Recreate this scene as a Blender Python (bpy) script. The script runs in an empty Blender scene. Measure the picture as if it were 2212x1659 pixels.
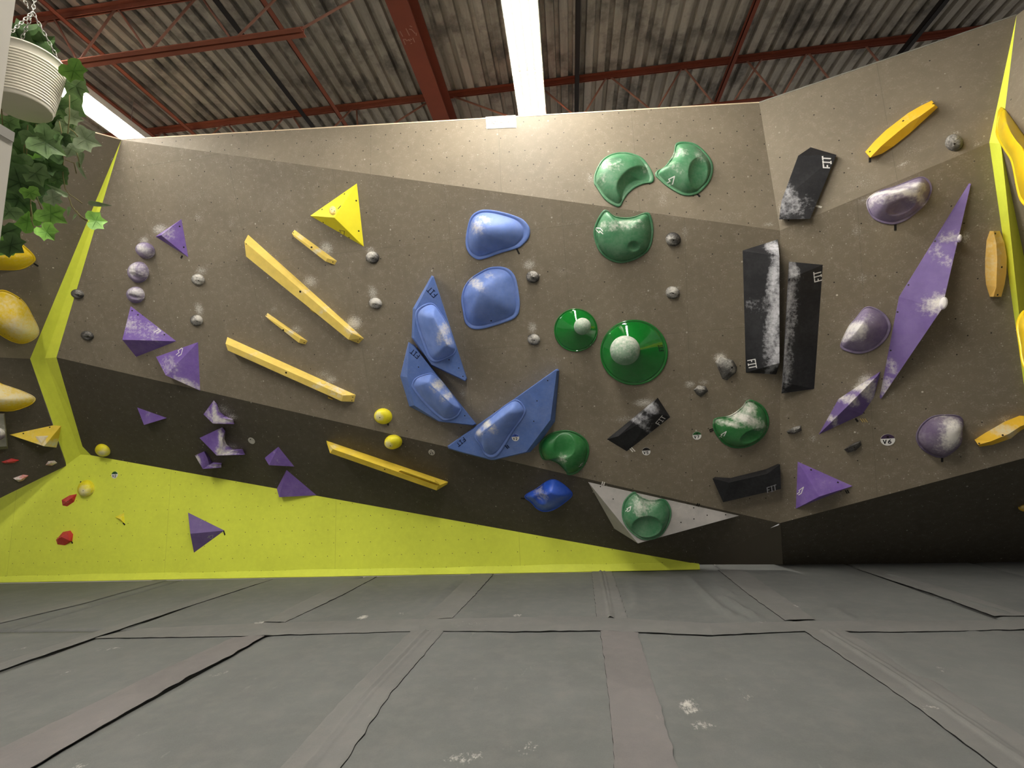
import bpy, bmesh, math, random
from mathutils import Vector, Matrix
from mathutils.bvhtree import BVHTree
from mathutils import noise as mnoise

random.seed(7)
SC = bpy.context.scene
COL = SC.collection
V = Vector

# ------------------------------------------------------------------ camera
W, H = 2212, 1659
F = 1100.0                       # focal length in pixels of the 2212 px wide frame
EYE = V((0, 0, 1.3))
_dY = V((129, -175.5, -F)).normalized()          # the depth direction of the room, in camera axes
_t = V((1, 0.042, 0))
_dZ = _t.cross(_dY).normalized()
_dX = _dY.cross(_dZ)
ROT = Matrix((_dX, _dY, _dZ))
cd = bpy.data.cameras.new('camera')
cam = bpy.data.objects.new('camera', cd)
COL.objects.link(cam)
cam.matrix_world = Matrix.Translation(EYE) @ ROT.to_4x4()
cd.sensor_fit = 'HORIZONTAL'
cd.sensor_width = 36
cd.lens = F / W * 36
cd.clip_start = 0.02
SC.camera = cam
# ------------------------------------------------------------------ world, exposure
SC.view_settings.view_transform = 'Standard'
SC.view_settings.look = 'None'
SC.view_settings.gamma = 1
SC.view_settings.use_curve_mapping = False
SC.view_settings.exposure = 0.33
wd = bpy.data.worlds.new('hall_light')
SC.world = wd
wd.use_nodes = True
wd.node_tree.nodes['Background'].inputs[0].default_value = (1.0, 0.96, 0.9, 1)
wd.node_tree.nodes['Background'].inputs[1].default_value = 0.24
TUBE = 94.0                      # brightness of the fluorescent tubes
ZD = 6.4                         # underside of the roof deck


# ------------------------------------------------------------------ helpers: rays of the survey photo to points in the hall
def ray(p):
    return ROT @ V((p[0] - W / 2, H / 2 - p[1], -F))


def atX(p, x):
    d = ray(p)
    return EYE + d * ((x - EYE.x) / d.x)


def atY(p, y):
    d = ray(p)
    return EYE + d * ((y - EYE.y) / d.y)


def atZ(p, z):
    d = ray(p)
    return EYE + d * ((z - EYE.z) / d.z)


def atD(p, dist):
    return EYE + ray(p).normalized() * dist


class Plane:
    def __init__(s, a, b, c):
        s.o = a.copy()
        n = (b - a).cross(c - a).normalized()
        if n.dot(EYE - a) < 0:
            n = -n
        s.n = n
        s.u = (V((0, 0, 1)).cross(n)).normalized()
        if abs(n.z) > .999:
            s.u = V((1, 0, 0))
        s.v = n.cross(s.u)

    def hit(s, p, h=0.0):
        d = ray(p)
        return EYE + d * ((s.o + s.n * h - EYE).dot(s.n) / d.dot(s.n))

    def off(s, h):
        q = Plane.__new__(Plane)
        q.o, q.n, q.u, q.v = s.o + s.n * h, s.n, s.u, s.v
        return q

    def uv(s, w):
        return ((w - s.o).dot(s.u), (w - s.o).dot(s.v))


def lin(r, g, b):
    f = lambda c: (c / 12.92 if c <= .04045 else ((c + .055) / 1.055) ** 2.4)
    return (f(r / 255), f(g / 255), f(b / 255), 1)


# ------------------------------------------------------------------ materials
class Nodes:
    def __init__(s, name):
        s.m = bpy.data.materials.new(name)
        s.m.use_nodes = True
        s.t = s.m.node_tree
        s.bsdf = s.t.nodes['Principled BSDF']

    def new(s, typ, **kw):
        n = s.t.nodes.new(typ)
        for k, v in kw.items():
            setattr(n, k, v)
        return n

    def put(s, sock, v):
        if isinstance(v, bpy.types.NodeSocket):
            s.t.links.new(v, sock)
        else:
            sock.default_value = v

    def math(s, op, a, b=0.0, c=0.0, clamp=False):
        n = s.new('ShaderNodeMath', operation=op, use_clamp=clamp)
        s.put(n.inputs[0], a)
        s.put(n.inputs[1], b)
        s.put(n.inputs[2], c)
        return n.outputs[0]

    def mix(s, f, a, b):
        n = s.new('ShaderNodeMix', data_type='RGBA')
        s.put(n.inputs[0], f)
        s.put(n.inputs[6], a)
        s.put(n.inputs[7], b)
        return n.outputs[2]

    def noise(s, vec, scale, detail=3, rough=.55):
        n = s.new('ShaderNodeTexNoise')
        s.t.links.new(vec, n.inputs['Vector'])
        n.inputs['Scale'].default_value = scale
        n.inputs['Detail'].default_value = detail
        n.inputs['Roughness'].default_value = rough
        return n.outputs['Fac']

    def ramp(s, f, a, b):
        n = s.new('ShaderNodeMapRange', clamp=True)
        s.put(n.inputs[0], f)
        n.inputs[1].default_value = a
        n.inputs[2].default_value = b
        return n.outputs[0]

    def coord(s, which='Object'):
        return s.new('ShaderNodeTexCoord').outputs[which]

    def attr(s, name):
        return s.new('ShaderNodeAttribute', attribute_name=name).outputs['Fac']

    def finish(s, color, rough=.6, spec=.5, bump=None, bstr=.2, bdist=.01, metal=0, coat=0):
        s.put(s.bsdf.inputs['Base Color'], color)
        s.put(s.bsdf.inputs['Roughness'], rough)
        s.bsdf.inputs['Specular IOR Level'].default_value = spec
        s.bsdf.inputs['Metallic'].default_value = metal
        s.bsdf.inputs['Coat Weight'].default_value = coat
        if bump is not None:
            b = s.new('ShaderNodeBump')
            b.inputs['Strength'].default_value = bstr
            b.inputs['Distance'].default_value = bdist
            s.put(b.inputs['Height'], bump)
            s.t.links.new(b.outputs[0], s.bsdf.inputs['Normal'])
        return s.m


def scale_col(c, k):
    return (c[0] * k, c[1] * k, c[2] * k, 1)


CHALK = lin(226, 222, 214)


def m_hold(name, col, rough=.55, spec=.4, chalk=CHALK, mott=.1, dust=.06, fine=28, bstr=.15, coat=0):
    """moulded plastic, painted wood: one colour, light dust, chalk where hands have been"""
    k = Nodes(name)
    co = k.coord()
    n1 = k.noise(co, 9, 4)
    c = k.mix(k.ramp(n1, .3, .7), scale_col(col, 1 - mott), scale_col(col, 1 + mott))
    n2 = k.noise(co, fine, 5, .7)
    n3 = k.noise(co, 5, 3)
    a = k.attr('chalk')
    d = k.math('MULTIPLY', k.ramp(k.math('ADD', k.math('MULTIPLY', n2, .5), k.math('MULTIPLY', n3, .5)), .45, .75), dust)
    f = k.ramp(k.math('SUBTRACT', k.math('MULTIPLY', a, .95), k.ramp(n2, .3, .7)), -.35, .8)
    f = k.math('MULTIPLY', f, k.ramp(a, .02, .3))
    f = k.math('MAXIMUM', k.math('MULTIPLY', f, .95), d)
    c = k.mix(f, c, chalk)
    r = k.math('ADD', k.math('MULTIPLY', f, .3), rough, clamp=True)
    return k.finish(c, r, spec, k.noise(co, 160, 2), bstr, .002, coat=coat)


def m_plain(name, col, rough=.5, spec=.5, metal=0, mott=.08, sc=20, bump=0.0):
    k = Nodes(name)
    n = k.noise(k.coord(), sc, 3)
    c = k.mix(n, scale_col(col, 1 - mott), scale_col(col, 1 + mott))
    return k.finish(c, rough, spec, n if bump else None, bump, .004, metal)


def m_wall(name, col, dark=.5, light=.5, dot=.0062, pitch=.168, seam=None, row=None, spots=.5, dust=.25, rough=.62, offset=(0, 0), mott=.10):
    """painted plywood in metres (UV): T-nut holes, some filled with chalk, panel joints, chalk smears"""
    k = Nodes(name)
    uv = k.coord('UV')
    sep = k.new('ShaderNodeSeparateXYZ')
    k.t.links.new(uv, sep.inputs[0])
    u = k.math('ADD', sep.outputs[0], offset[0])
    v = k.math('ADD', sep.outputs[1], offset[1])
    n1 = k.noise(uv, 1.6, 5, .6)
    n2 = k.noise(uv, 14, 5, .65)
    n3 = k.noise(uv, 70, 4, .7)
    c = k.mix(k.ramp(n1, .3, .7), scale_col(col, 1 - mott), scale_col(col, 1 + mott))
    c = k.mix(k.math('MULTIPLY', k.ramp(n2, .35, .75), .22), c, scale_col(col, 1.35))
    # joints
    if seam:
        su = k.math('ABSOLUTE', k.math('SUBTRACT', k.math('FRACT', k.math('ADD', k.math('DIVIDE', k.math('SUBTRACT', u, seam[0]), seam[1]), .5)), .5))
        f = k.math('LESS_THAN', su, .0022 / seam[1])
        if row:
            sv = k.math('ABSOLUTE', k.math('SUBTRACT', k.math('FRACT', k.math('ADD', k.math('DIVIDE', k.math('SUBTRACT', k.math('ADD', v, k.math('MULTIPLY', u, row[2])), row[0]), row[1]), .5)), .5))
            f = k.math('MAXIMUM', f, k.math('LESS_THAN', sv, .002 / row[1]))
        c = k.mix(k.math('MULTIPLY', f, .33), c, scale_col(col, .3))
    # T-nut holes, rows staggered
    vr = k.math('DIVIDE', v, pitch)
    fl = k.math('FLOOR', vr)
    uu = k.math('ADD', k.math('DIVIDE', u, pitch), k.math('MULTIPLY', k.math('MODULO', k.math('ABSOLUTE', fl), 2.0), .5))
    wn = k.new('ShaderNodeTexWhiteNoise', noise_dimensions='2D')
    cx = k.new('ShaderNodeCombineXYZ')
    k.put(cx.inputs[0], k.math('FLOOR', uu))
    k.put(cx.inputs[1], fl)
    k.t.links.new(cx.outputs[0], wn.inputs['Vector'])
    rnd = wn.outputs['Value']
    du = k.math('SUBTRACT', k.math('FRACT', uu), .5)
    dv = k.math('SUBTRACT', k.math('FRACT', vr), .5)
    dd = k.math('MULTIPLY', k.math('SQRT', k.math('ADD', k.math('MULTIPLY', du, du), k.math('MULTIPLY', dv, dv))), pitch)
    hole = k.math('LESS_THAN', dd, dot)
    isl = k.math('LESS_THAN', rnd, light)
    isd = k.math('GREATER_THAN', rnd, 1 - dark)
    c = k.mix(k.math('MULTIPLY', hole, isd), c, lin(38, 34, 28))
    c = k.mix(k.math('MULTIPLY', k.math('MULTIPLY', k.math('LESS_THAN', dd, dot * .68), isl), .75), c, lin(205, 198, 184))
    # splashes of chalk dust, screw patches
    vo = k.new('ShaderNodeTexVoronoi', voronoi_dimensions='2D')
    vo.inputs['Scale'].default_value = 8.0
    k.t.links.new(uv, vo.inputs['Vector'])
    sp = k.math('MULTIPLY', k.math('LESS_THAN', vo.outputs['Distance'], .036), k.math('GREATER_THAN', n2, .5))
    c = k.mix(k.math('MULTIPLY', sp, spots), c, lin(215, 208, 196))
    vo2 = k.new('ShaderNodeTexVoronoi', voronoi_dimensions='2D')
    vo2.inputs['Scale'].default_value = 1.1
    vo2.inputs['Randomness'].default_value = .8
    k.t.links.new(uv, vo2.inputs['Vector'])
    c = k.mix(k.math('MULTIPLY', k.math('LESS_THAN', vo2.outputs['Distance'], .010), spots * 1.4, clamp=True), c, lin(222, 214, 200))
    a = k.attr('chalk')
    n4 = k.noise(uv, 150, 3, .75)
    f = k.ramp(k.math('SUBTRACT', k.math('MULTIPLY', a, 1.15), k.ramp(k.math('ADD', k.math('MULTIPLY', n3, .5), k.math('MULTIPLY', n4, .5)), .34, .64)), -.1, .45)
    d = k.math('MULTIPLY', k.ramp(k.math('ADD', k.math('MULTIPLY', n2, .5), k.math('MULTIPLY', n3, .7)), .62, .95), dust)
    f = k.math('MAXIMUM', k.math('MULTIPLY', f, .8), d)
    c = k.mix(f, c, CHALK)
    return k.finish(c, rough, .35, k.noise(uv, 120, 3, .7), .12, .003)


GREY = lin(125, 115, 98)
LIMEC = lin(234, 244, 84)
MT = {
    'top': m_wall('grey_paint_top', GREY, dark=.75, light=.2, spots=.6, dust=.2),
    'mid': m_wall('grey_paint_mid', GREY, dark=.22, light=.5, spots=.8, dust=.35),
    'under': m_wall('shaded_grey_paint_under', lin(80, 74, 63), dark=.1, light=.2, spots=.25, dust=.12),  # same grey paint, with the shade of the overhang put into its colour
    'right': m_wall('grey_paint_right', GREY, dark=.25, light=.25, spots=.6, dust=.35),
    'runder': m_wall('shaded_grey_paint_right_under', lin(80, 74, 63), dark=.1, light=.25, spots=.3, dust=.15),  # right overhang: shade darkened into the grey here too
    'left': m_wall('grey_paint_left', GREY, dark=.1, light=.7, spots=.6, dust=.15),
    'lime': m_wall('lime_paint', LIMEC, dark=.9, light=0, spots=0, dust=.02, mott=.06, rough=.55),
    'limestrip': m_wall('lime_paint_edge', LIMEC, dark=.0, light=0, spots=0, dust=.03, mott=.06, rough=.5),
    'purple': m_hold('purple_paint', lin(122, 94, 170), .6, .3, dust=.10),
    'purplegrey': m_hold('grey_purple_plastic', lin(132, 118, 150), .6, .3, dust=.2, chalk=lin(238, 234, 232)),
    'purpledark': m_hold('dull_purple_plastic', lin(98, 84, 112), .6, .35, dust=.22),
    'purplelong': m_hold('worn_purple_paint', lin(108, 88, 144), .6, .3, dust=.05),
    'blue': m_hold('blue_plastic', lin(112, 140, 210), .55, .35, dust=.10),
    'bluevol': m_hold('blue_paint', lin(92, 120, 184), .6, .3, dust=.10),
    'bluedeep': m_hold('deep_blue_plastic', lin(38, 88, 205), .35, .5, dust=.08),
    'greenm': m_hold('green_plastic', lin(64, 124, 84), .45, .45, dust=.16),
    'greendark': m_hold('dark_green_plastic', lin(34, 112, 52), .38, .5, dust=.08),
    'greengloss': m_hold('glossy_green_plastic', lin(18, 120, 40), .06, .6, dust=.015, bstr=0, coat=.6),
    'ball': m_hold('chalked_green_ball', lin(120, 158, 128), .7, .2, dust=.4),
    'wood': m_hold('pale_yellow_wood', lin(236, 206, 104), .6, .3, dust=.06, mott=.08),
    'woodlow': m_hold('yellow_wood', lin(240, 208, 70), .6, .3, dust=.05, mott=.08),
    'yellow': m_hold('bright_yellow_paint', lin(246, 232, 40), .5, .4, dust=.03, mott=.04, chalk=lin(246, 238, 196)),
    'amber': m_hold('amber_plastic', lin(246, 196, 48), .45, .4, dust=.04, mott=.05, chalk=lin(238, 222, 180)),
    'amberpale': m_hold('pale_amber_plastic', lin(238, 192, 96), .5, .35, dust=.08, mott=.05, chalk=lin(238, 222, 180)),
    'gold': m_hold('golden_yellow_plastic', lin(240, 204, 24), .3, .5, dust=.03, mott=.05, chalk=lin(240, 226, 190)),
    'black': m_hold('black_textured_plastic', lin(30, 30, 33), .5, .4, dust=.04, chalk=lin(205, 205, 210)),
    'rock': m_hold('grey_black_stone_plastic', lin(52, 50, 50), .6, .35, dust=.35, fine=60, chalk=lin(206, 202, 194)),
    'red': m_hold('red_plastic', lin(206, 52, 50), .55, .35, dust=.12),
    'greyvol': m_hold('light_grey_paint', lin(176, 172, 168), .6, .3, dust=.15),
    'darkvol': m_hold('mid_grey_paint', lin(130, 128, 118), .6, .3, dust=.1),
    'ink': m_plain('black_ink', lin(22, 22, 26), .5, .3),
    'inkblue': m_plain('navy_ink', lin(20, 34, 70), .5, .3),
    'inkbrown': m_plain('brown_ink', lin(112, 96, 82), .6, .2),
    'inkwhite': m_plain('white_print', lin(232, 230, 228), .6, .3),
    'inkgrey': m_plain('grey_print', lin(150, 150, 155), .6, .3),
    'chalkmark': m_plain('chalk_writing', lin(170, 130, 115), .9, .1),
    'bolt': m_plain('dark_bolt', lin(40, 36, 32), .4, .5, .6),
    'tapeblack': m_plain('black_tape', lin(20, 19, 18), .45, .4),
    'tapewhite': m_plain('white_tape', lin(236, 232, 222), .6, .3),
    'tapeyellow': m_plain('tan_tape', lin(206, 176, 104), .6, .3),
    'paper': m_plain('white_paper', lin(246, 242, 232), .7, .2, mott=.02),
    'paperyel': m_plain('yellow_tape', lin(240, 232, 130), .6, .3),
    'tagwhite': m_plain('white_tag_plastic', lin(240, 238, 234), .5, .4, mott=.02),
    'tagblue': m_plain('blue_tag_plastic', lin(52, 84, 176), .5, .4),
    'taggreen': m_plain('green_tag_plastic', lin(36, 92, 46), .5, .4),
    'tagblack': m_plain('black_tag_plastic', lin(30, 28, 28), .5, .4),
    'tagpurple': m_plain('purple_tag_plastic', lin(70, 52, 80), .5, .4),
    'taggrey': m_plain('scuffed_tag_plastic', lin(190, 186, 176), .6, .3, mott=.2, sc=60),
    'ply': m_plain('plywood_edge', lin(226, 206, 176), .7, .2, mott=.12, sc=30),
    'oxide': m_plain('red_oxide_steel', lin(150, 86, 66), .7, .3, mott=.22, sc=5),
    'oxidebeam': m_plain('dark_red_oxide_steel', lin(124, 62, 44), .7, .3, mott=.16, sc=4),
    'oxideweb': m_plain('pale_red_oxide_steel', lin(172, 124, 106), .7, .3, mott=.25, sc=9),
    'blacksteel': m_plain('black_steel', lin(32, 27, 25), .6, .3, mott=.2, sc=6),
    'white': m_plain('white_enamel', lin(238, 234, 224), .45, .4, mott=.02),
    'dark_gap_strip': m_plain('darkened_gap_enamel', lin(44, 43, 40), .85, .05, mott=.02),  # dark colour holds down the glare on the housing between the tubes
    'pot': m_plain('cream_pot_plastic', lin(226, 220, 204), .5, .4, mott=.02),
    'potbase': m_plain('cream_pot_base', lin(214, 206, 186), .6, .3, mott=.02),
    'soil': m_plain('potting_soil', lin(50, 40, 30), .9, .1, mott=.4, sc=60),
    'chain': m_plain('galvanised_chain', lin(200, 198, 192), .35, .6, .8),
    'stem': m_plain('ivy_stem', lin(120, 112, 74), .7, .2),
    'post': m_plain('white_wall_paint', lin(232, 226, 214), .7, .2, mott=.02),
    'postgrey': m_plain('light_grey_wall_paint', lin(190, 186, 178), .7, .2, mott=.05),
    'edge': m_plain('black_shadowed_edge', lin(30, 30, 30), .9, .1),  # black stands for the strip's edge and the shadow beneath its curl
}


def m_emit():
    k = Nodes('lit_fluorescent_tube')
    k.finish((1, 1, 1, 1), .4)
    k.bsdf.inputs['Emission Color'].default_value = (1.0, .95, .86, 1)
    k.bsdf.inputs['Emission Strength'].default_value = TUBE
    return k.m


MT['tube'] = m_emit()


def m_leaf(name, col, vein):
    k = Nodes(name)
    co = k.coord()
    n = k.noise(co, 40, 3)
    c = k.mix(k.ramp(n, .3, .7), scale_col(col, .75), scale_col(col, 1.25))
    a = k.attr('vein')
    c = k.mix(k.math('MULTIPLY', a, .55), c, vein)
    m = k.finish(c, .5, .35, n, .1, .004)
    k.bsdf.inputs['Transmission Weight'].default_value = 0.0
    k.bsdf.inputs['Subsurface Weight'].default_value = .15
    k.bsdf.inputs['Subsurface Radius'].default_value = (.01, .02, .004)
    return m


MT['leafdark'] = m_leaf('ivy_leaf_dark', lin(88, 120, 68), lin(34, 62, 24))
MT['leafmid'] = m_leaf('ivy_leaf_mid', lin(108, 138, 84), lin(52, 82, 38))
MT['leafbright'] = m_leaf('ivy_leaf_bright', lin(140, 192, 84), lin(90, 140, 56))
MT['leafpale'] = m_leaf('ivy_leaf_pale', lin(160, 176, 142), lin(130, 150, 110))


def m_deck():
    k = Nodes('galvanised_roof_deck')
    co = k.coord()
    st = k.new('ShaderNodeMapping')
    st.inputs['Scale'].default_value = (1, .12, 1)
    k.t.links.new(co, st.inputs[0])
    n1 = k.noise(st.outputs[0], 6, 5, .7)
    n2 = k.noise(co, 2.2, 5, .65)
    n3 = k.noise(co, 30, 4, .6)
    c = k.mix(k.ramp(n1, .3, .7), lin(142, 136, 126), lin(198, 191, 180))
    c = k.mix(k.math('MULTIPLY', k.ramp(n2, .48, .64), .75), c, lin(78, 74, 72))
    c = k.mix(k.math('MULTIPLY', n3, .25), c, lin(112, 104, 92))
    return k.finish(c, .6, .3, n3, .1, .004, metal=.15)


MT['deck'] = m_deck()


def m_mat(name, col):
    k = Nodes(name)
    co = k.coord('Object')
    n1 = k.noise(co, 1.1, 5, .6)
    n2 = k.noise(co, 7, 5, .65)
    st = k.new('ShaderNodeMapping')
    st.inputs['Scale'].default_value = (1, .35, 1)
    st.inputs['Rotation'].default_value = (0, 0, .7)
    k.t.links.new(co, st.inputs[0])
    n3 = k.noise(st.outputs[0], 9, 5, .75)
    c = k.mix(k.ramp(n1, .3, .7), scale_col(col, .84), scale_col(col, 1.16))
    c = k.mix(k.math('MULTIPLY', k.ramp(n2, .45, .8), .18), c, lin(150, 142, 136))
    n5 = k.noise(co, 130, 3, .7)
    c = k.mix(k.math('MULTIPLY', k.ramp(n5, .3, .7), .22), c, scale_col(col, 1.45))
    a = k.attr('chalk')
    f = k.math('MULTIPLY', k.ramp(n3, .66, .82), .22)
    g = k.math('MULTIPLY', k.ramp(k.math('SUBTRACT', k.math('MULTIPLY', a, .95), k.ramp(k.math('ADD', k.math('MULTIPLY', k.noise(co, 26, 5, .8), .6), k.math('MULTIPLY', k.noise(st.outputs[0], 70, 3, .7), .4)), .36, .62)), -.05, .5), k.ramp(a, .02, .3))
    c = k.mix(k.math('MAXIMUM', f, k.math('MULTIPLY', g, .7)), c, lin(208, 204, 196))
    weave = k.noise(co, 260, 2)
    wr = k.noise(st.outputs[0], 2.6, 4, .5)
    h = k.math('ADD', k.math('MULTIPLY', weave, .08), k.math('MULTIPLY', wr, 1.0))
    return k.finish(c, .8, .25, h, .5, .02)


MT['mat'] = m_mat('grey_mat_fabric', lin(99, 101, 99))
MT['strip'] = m_mat('grey_strip_fabric', lin(106, 106, 104))
MT['strippink'] = m_mat('faded_strip_fabric', lin(107, 104, 103))


# ------------------------------------------------------------------ object makers
def tag(o, label=None, cat=None, group=None, kind=None):
    if label:
        o['label'] = label
    if cat:
        o['category'] = cat
    if group:
        o['group'] = group
    if kind:
        o['kind'] = kind
    return o


def mk(name, verts, faces, mat, parent=None, smooth=False, origin=None, attrs=None, uvs=None):
    """one mesh object from points given in the hall's own coordinates"""
    verts = [V(v) for v in verts]
    if parent is not None:
        o0 = parent['_o'] if False else parent_origin(parent)
    elif origin is not None:
        o0 = V(origin)
    else:
        o0 = sum(verts, V()) / len(verts)
    me = bpy.data.meshes.new(name)
    me.from_pydata([v - o0 for v in verts], [], faces)
    mats = mat if isinstance(mat, (list, tuple)) else [mat]
    for m in mats:
        me.materials.append(MT[m] if isinstance(m, str) else m)
    if smooth:
        me.polygons.foreach_set('use_smooth', [True] * len(me.polygons))
    if attrs:
        for an, vals in attrs.items():
            a = me.attributes.new(an, 'FLOAT', 'POINT')
            a.data.foreach_set('value', vals)
    if uvs:
        ul = me.uv_layers.new(name='metres')
        for l in me.loops:
            ul.data[l.index].uv = uvs[l.vertex_index]
    me.update()
    o = bpy.data.objects.new(name, me)
    COL.objects.link(o)
    ORG[o.name] = o0
    if parent is not None:
        o.parent = parent
    else:
        o.location = o0
    return o


ORG = {}


def parent_origin(p):
    return ORG[p.name]


def empty(name, loc):
    o = bpy.data.objects.new(name, None)
    o.empty_display_size = .1
    COL.objects.link(o)
    o.location = V(loc)
    ORG[o.name] = V(loc)
    return o


def struct(name, *a, **k):
    o = mk(name, *a, **k)
    if k.get('parent') is None:
        o['kind'] = 'structure'
    return o


def box_pts(c, dx, dy, dz):
    """c centre, dx dy dz half-axis vectors"""
    p = [c + dx * a + dy * b + dz * d for d in (-1, 1) for b in (-1, 1) for a in (-1, 1)]
    f = [(0, 2, 3, 1), (4, 5, 7, 6), (0, 1, 5, 4), (2, 6, 7, 3), (0, 4, 6, 2), (1, 3, 7, 5)]
    return p, f


class Acc:
    def __init__(s):
        s.v, s.f = [], []

    def add(s, v, f):
        n = len(s.v)
        s.v += list(v)
        s.f += [tuple(i + n for i in q) for q in f]
        return s

    def bar(s, a, b, w, h, up=V((0, 0, 1))):
        a, b = V(a), V(b)
        d = (b - a)
        side = d.cross(up)
        side = side.normalized() if side.length > 1e-6 else V((1, 0, 0))
        u2 = side.cross(d).normalized()
        return s.add(*box_pts((a + b) / 2, d / 2, side * w / 2, u2 * h / 2))

    def tube(s, pts, r, n=8):
        pts = [V(p) for p in pts]
        base = len(s.v)
        for i, p in enumerate(pts):
            d = (pts[min(i + 1, len(pts) - 1)] - pts[max(i - 1, 0)]).normalized()
            a = d.cross(V((0, 0, 1)))
            if a.length < .05:
                a = d.cross(V((1, 0, 0)))
            a.normalize()
            b = a.cross(d)
            for j in range(n):
                t = 2 * math.pi * j / n
                s.v.append(p + (a * math.cos(t) + b * math.sin(t)) * r)
        for i in range(len(pts) - 1):
            for j in range(n):
                s.f.append((base + i * n + j, base + i * n + (j + 1) % n, base + (i + 1) * n + (j + 1) % n, base + (i + 1) * n + j))
        s.f.append(tuple(base + j for j in range(n))[::-1])
        s.f.append(tuple(base + (len(pts) - 1) * n + j for j in range(n)))
        return s

    def build(s, name, mat, parent=None, smooth=False, **k):
        return mk(name, s.v, s.f, mat, parent, smooth, **k)


# ------------------------------------------------------------------ the facets of the climbing wall
f0, f1 = atZ((0, 1258), 0), atZ((1510, 1230), 0)
LIME = Plane(f0, f1, f0 + V((0, 0, 1)))
E2 = atY((1685, 1130), 6.15)
Lb, La = LIME.hit((1510, 1219)), LIME.hit((183, 981))
UNDER = Plane(E2, Lb, La)
E1 = UNDER.hit((122, 772))
B = atY((1685, 498), 5.0)
MID = Plane(E1, E2, B)
A = MID.hit((262, 302))
C_ = atY((1640, 222), B.y)
TOP = Plane(A, B, C_)
D = atZ((2196, 33), C_.z)
RTOP = Plane(B, C_, D)
Fp = RTOP.hit((2137, 308))
RIGHT = Plane(B, Fp, E2)
G = RIGHT.hit((2234, 984))
r0, r1 = atZ((1690, 1219), 0), atZ((2300, 1214), 0)
RUNDER = Plane(E2, G, r0)
# left wall: comes towards the viewer from the lime edge strip
lt = atZ((-160, 190), A.z)
E0 = atY((65, 775), E1.y + .03)
LEFT = Plane(A, lt, E0)
Lc = LIME.hit((145, 1003))
LEFTLOW = Plane(E0, LEFT.hit((-160, 765)), Lc)
# right edge
Rk1 = atY((2162, 310), Fp.y - .10)
Rk2 = RIGHT.hit((2234, 984)) + (atY((2250, 740), G.y - .2) - G) * 1.0
RWALL = Plane(D, Rk1, atY((2330, 330), 3.55))
ltx = A + (lt - A) * 1.6                  # the left wall runs on past the frame
lbx = E0 + (LEFT.hit((-160, 765)) - E0) * 1.6


WALLCHALK = [  # facet, px, py, half-width px, half-height px, strength
    ('mid', 345, 495, 22, 14, .8), ('mid', 428, 470, 14, 14, .5), ('mid', 500, 482, 14, 12, .4), ('mid', 311, 520, 14, 12, .8),
    ('mid', 435, 585, 20, 14, .6), ('mid', 430, 668, 12, 18, .8), ('mid', 425, 660, 12, 14, .5),
    ('mid', 705, 537, 20, 22, .75), ('mid', 670, 608, 22, 18, .7), ('mid', 765, 697, 22, 18, .9), ('mid', 800, 540, 14, 10, .7), ('mid', 805, 632, 14, 22, .7),
    ('mid', 640, 712, 18, 14, .6), ('mid', 700, 810, 30, 18, .5), ('mid', 715, 820, 20, 12, .7), ('mid', 592, 668, 14, 10, .5), ('mid', 640, 500, 12, 10, .5),
    ('mid', 1143, 572, 20, 16, .7), ('mid', 1150, 708, 14, 18, .7), ('mid', 1213, 585, 18, 16, .4), ('mid', 1372, 670, 18, 18, .4),
    ('mid', 1462, 622, 18, 8, .5), ('mid', 1418, 640, 10, 18, .4), ('mid', 1490, 830, 16, 10, .8), ('mid', 1520, 826, 18, 10, .6),
    ('mid', 1555, 772, 18, 12, .9), ('mid', 1350, 905, 40, 12, .5), ('mid', 1390, 870, 30, 12, .8), ('mid', 1355, 985, 12, 10, .4), ('mid', 1610, 860, 18, 14, .4),
    ('mid', 830, 880, 18, 10, .4), ('mid', 840, 945, 40, 10, .35), ('mid', 1000, 850, 14, 14, .5), ('mid', 945, 640, 50, 40, .25), ('mid', 1480, 500, 10, 22, .5),
    ('mid', 1670, 540, 30, 22, .5), ('mid', 1520, 690, 60, 60, .2), ('mid', 800, 760, 60, 40, .25), ('mid', 1090, 760, 60, 50, .2), ('mid', 560, 560, 60, 50, .18),
    ('mid', 480, 620, 60, 60, .2), ('mid', 600, 430, 60, 40, .25), ('mid', 420, 420, 90, 40, .25),
    ('under', 478, 885, 28, 16, .55), ('under', 500, 900, 18, 10, .6), ('under', 500, 965, 20, 10, .5), ('under', 452, 995, 14, 14, .3),
    ('right', 1880, 430, 40, 12, .6), ('right', 1845, 690, 20, 16, .4), ('right', 1830, 735, 14, 22, .9), ('right', 1850, 500, 16, 20, .5), ('right', 1862, 600, 18, 18, .5),
    ('right', 2086, 512, 12, 20, .8), ('right', 1870, 820, 24, 14, .9), ('right', 1855, 838, 20, 12, .9), ('right', 1757, 947, 14, 12, .6), ('right', 2170, 905, 24, 10, .6), ('right', 1925, 850, 10, 20, .5),
    ('right', 2122, 520, 6, 20, .5), ('right', 1900, 655, 16, 12, .4), ('right', 2050, 720, 14, 14, .4), ('right', 2150, 845, 10, 12, .5), ('right', 1930, 870, 30, 40, .2),
    ('rtop', 2065, 288, 12, 10, .6), ('rtop', 2000, 222, 16, 6, .6), ('rtop', 1970, 325, 30, 20, .35), ('rtop', 2110, 310, 12, 6, .8), ('rtop', 1860, 395, 60, 30, .3), ('rtop', 1690, 455, 12, 30, .6), ('rtop', 1950, 355, 22, 8, .6),
    ('top', 1275, 385, 12, 20, .5), ('top', 1432, 430, 18, 26, .4), ('top', 1580, 465, 60, 16, .3), ('top', 1050, 340, 40, 30, .2), ('top', 1660, 485, 20, 8, .5), ('top', 700, 310, 120, 25, .25),
    ('left', 130, 560, 30, 25, .25), ('left', 75, 690, 25, 25, .3),
]
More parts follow.
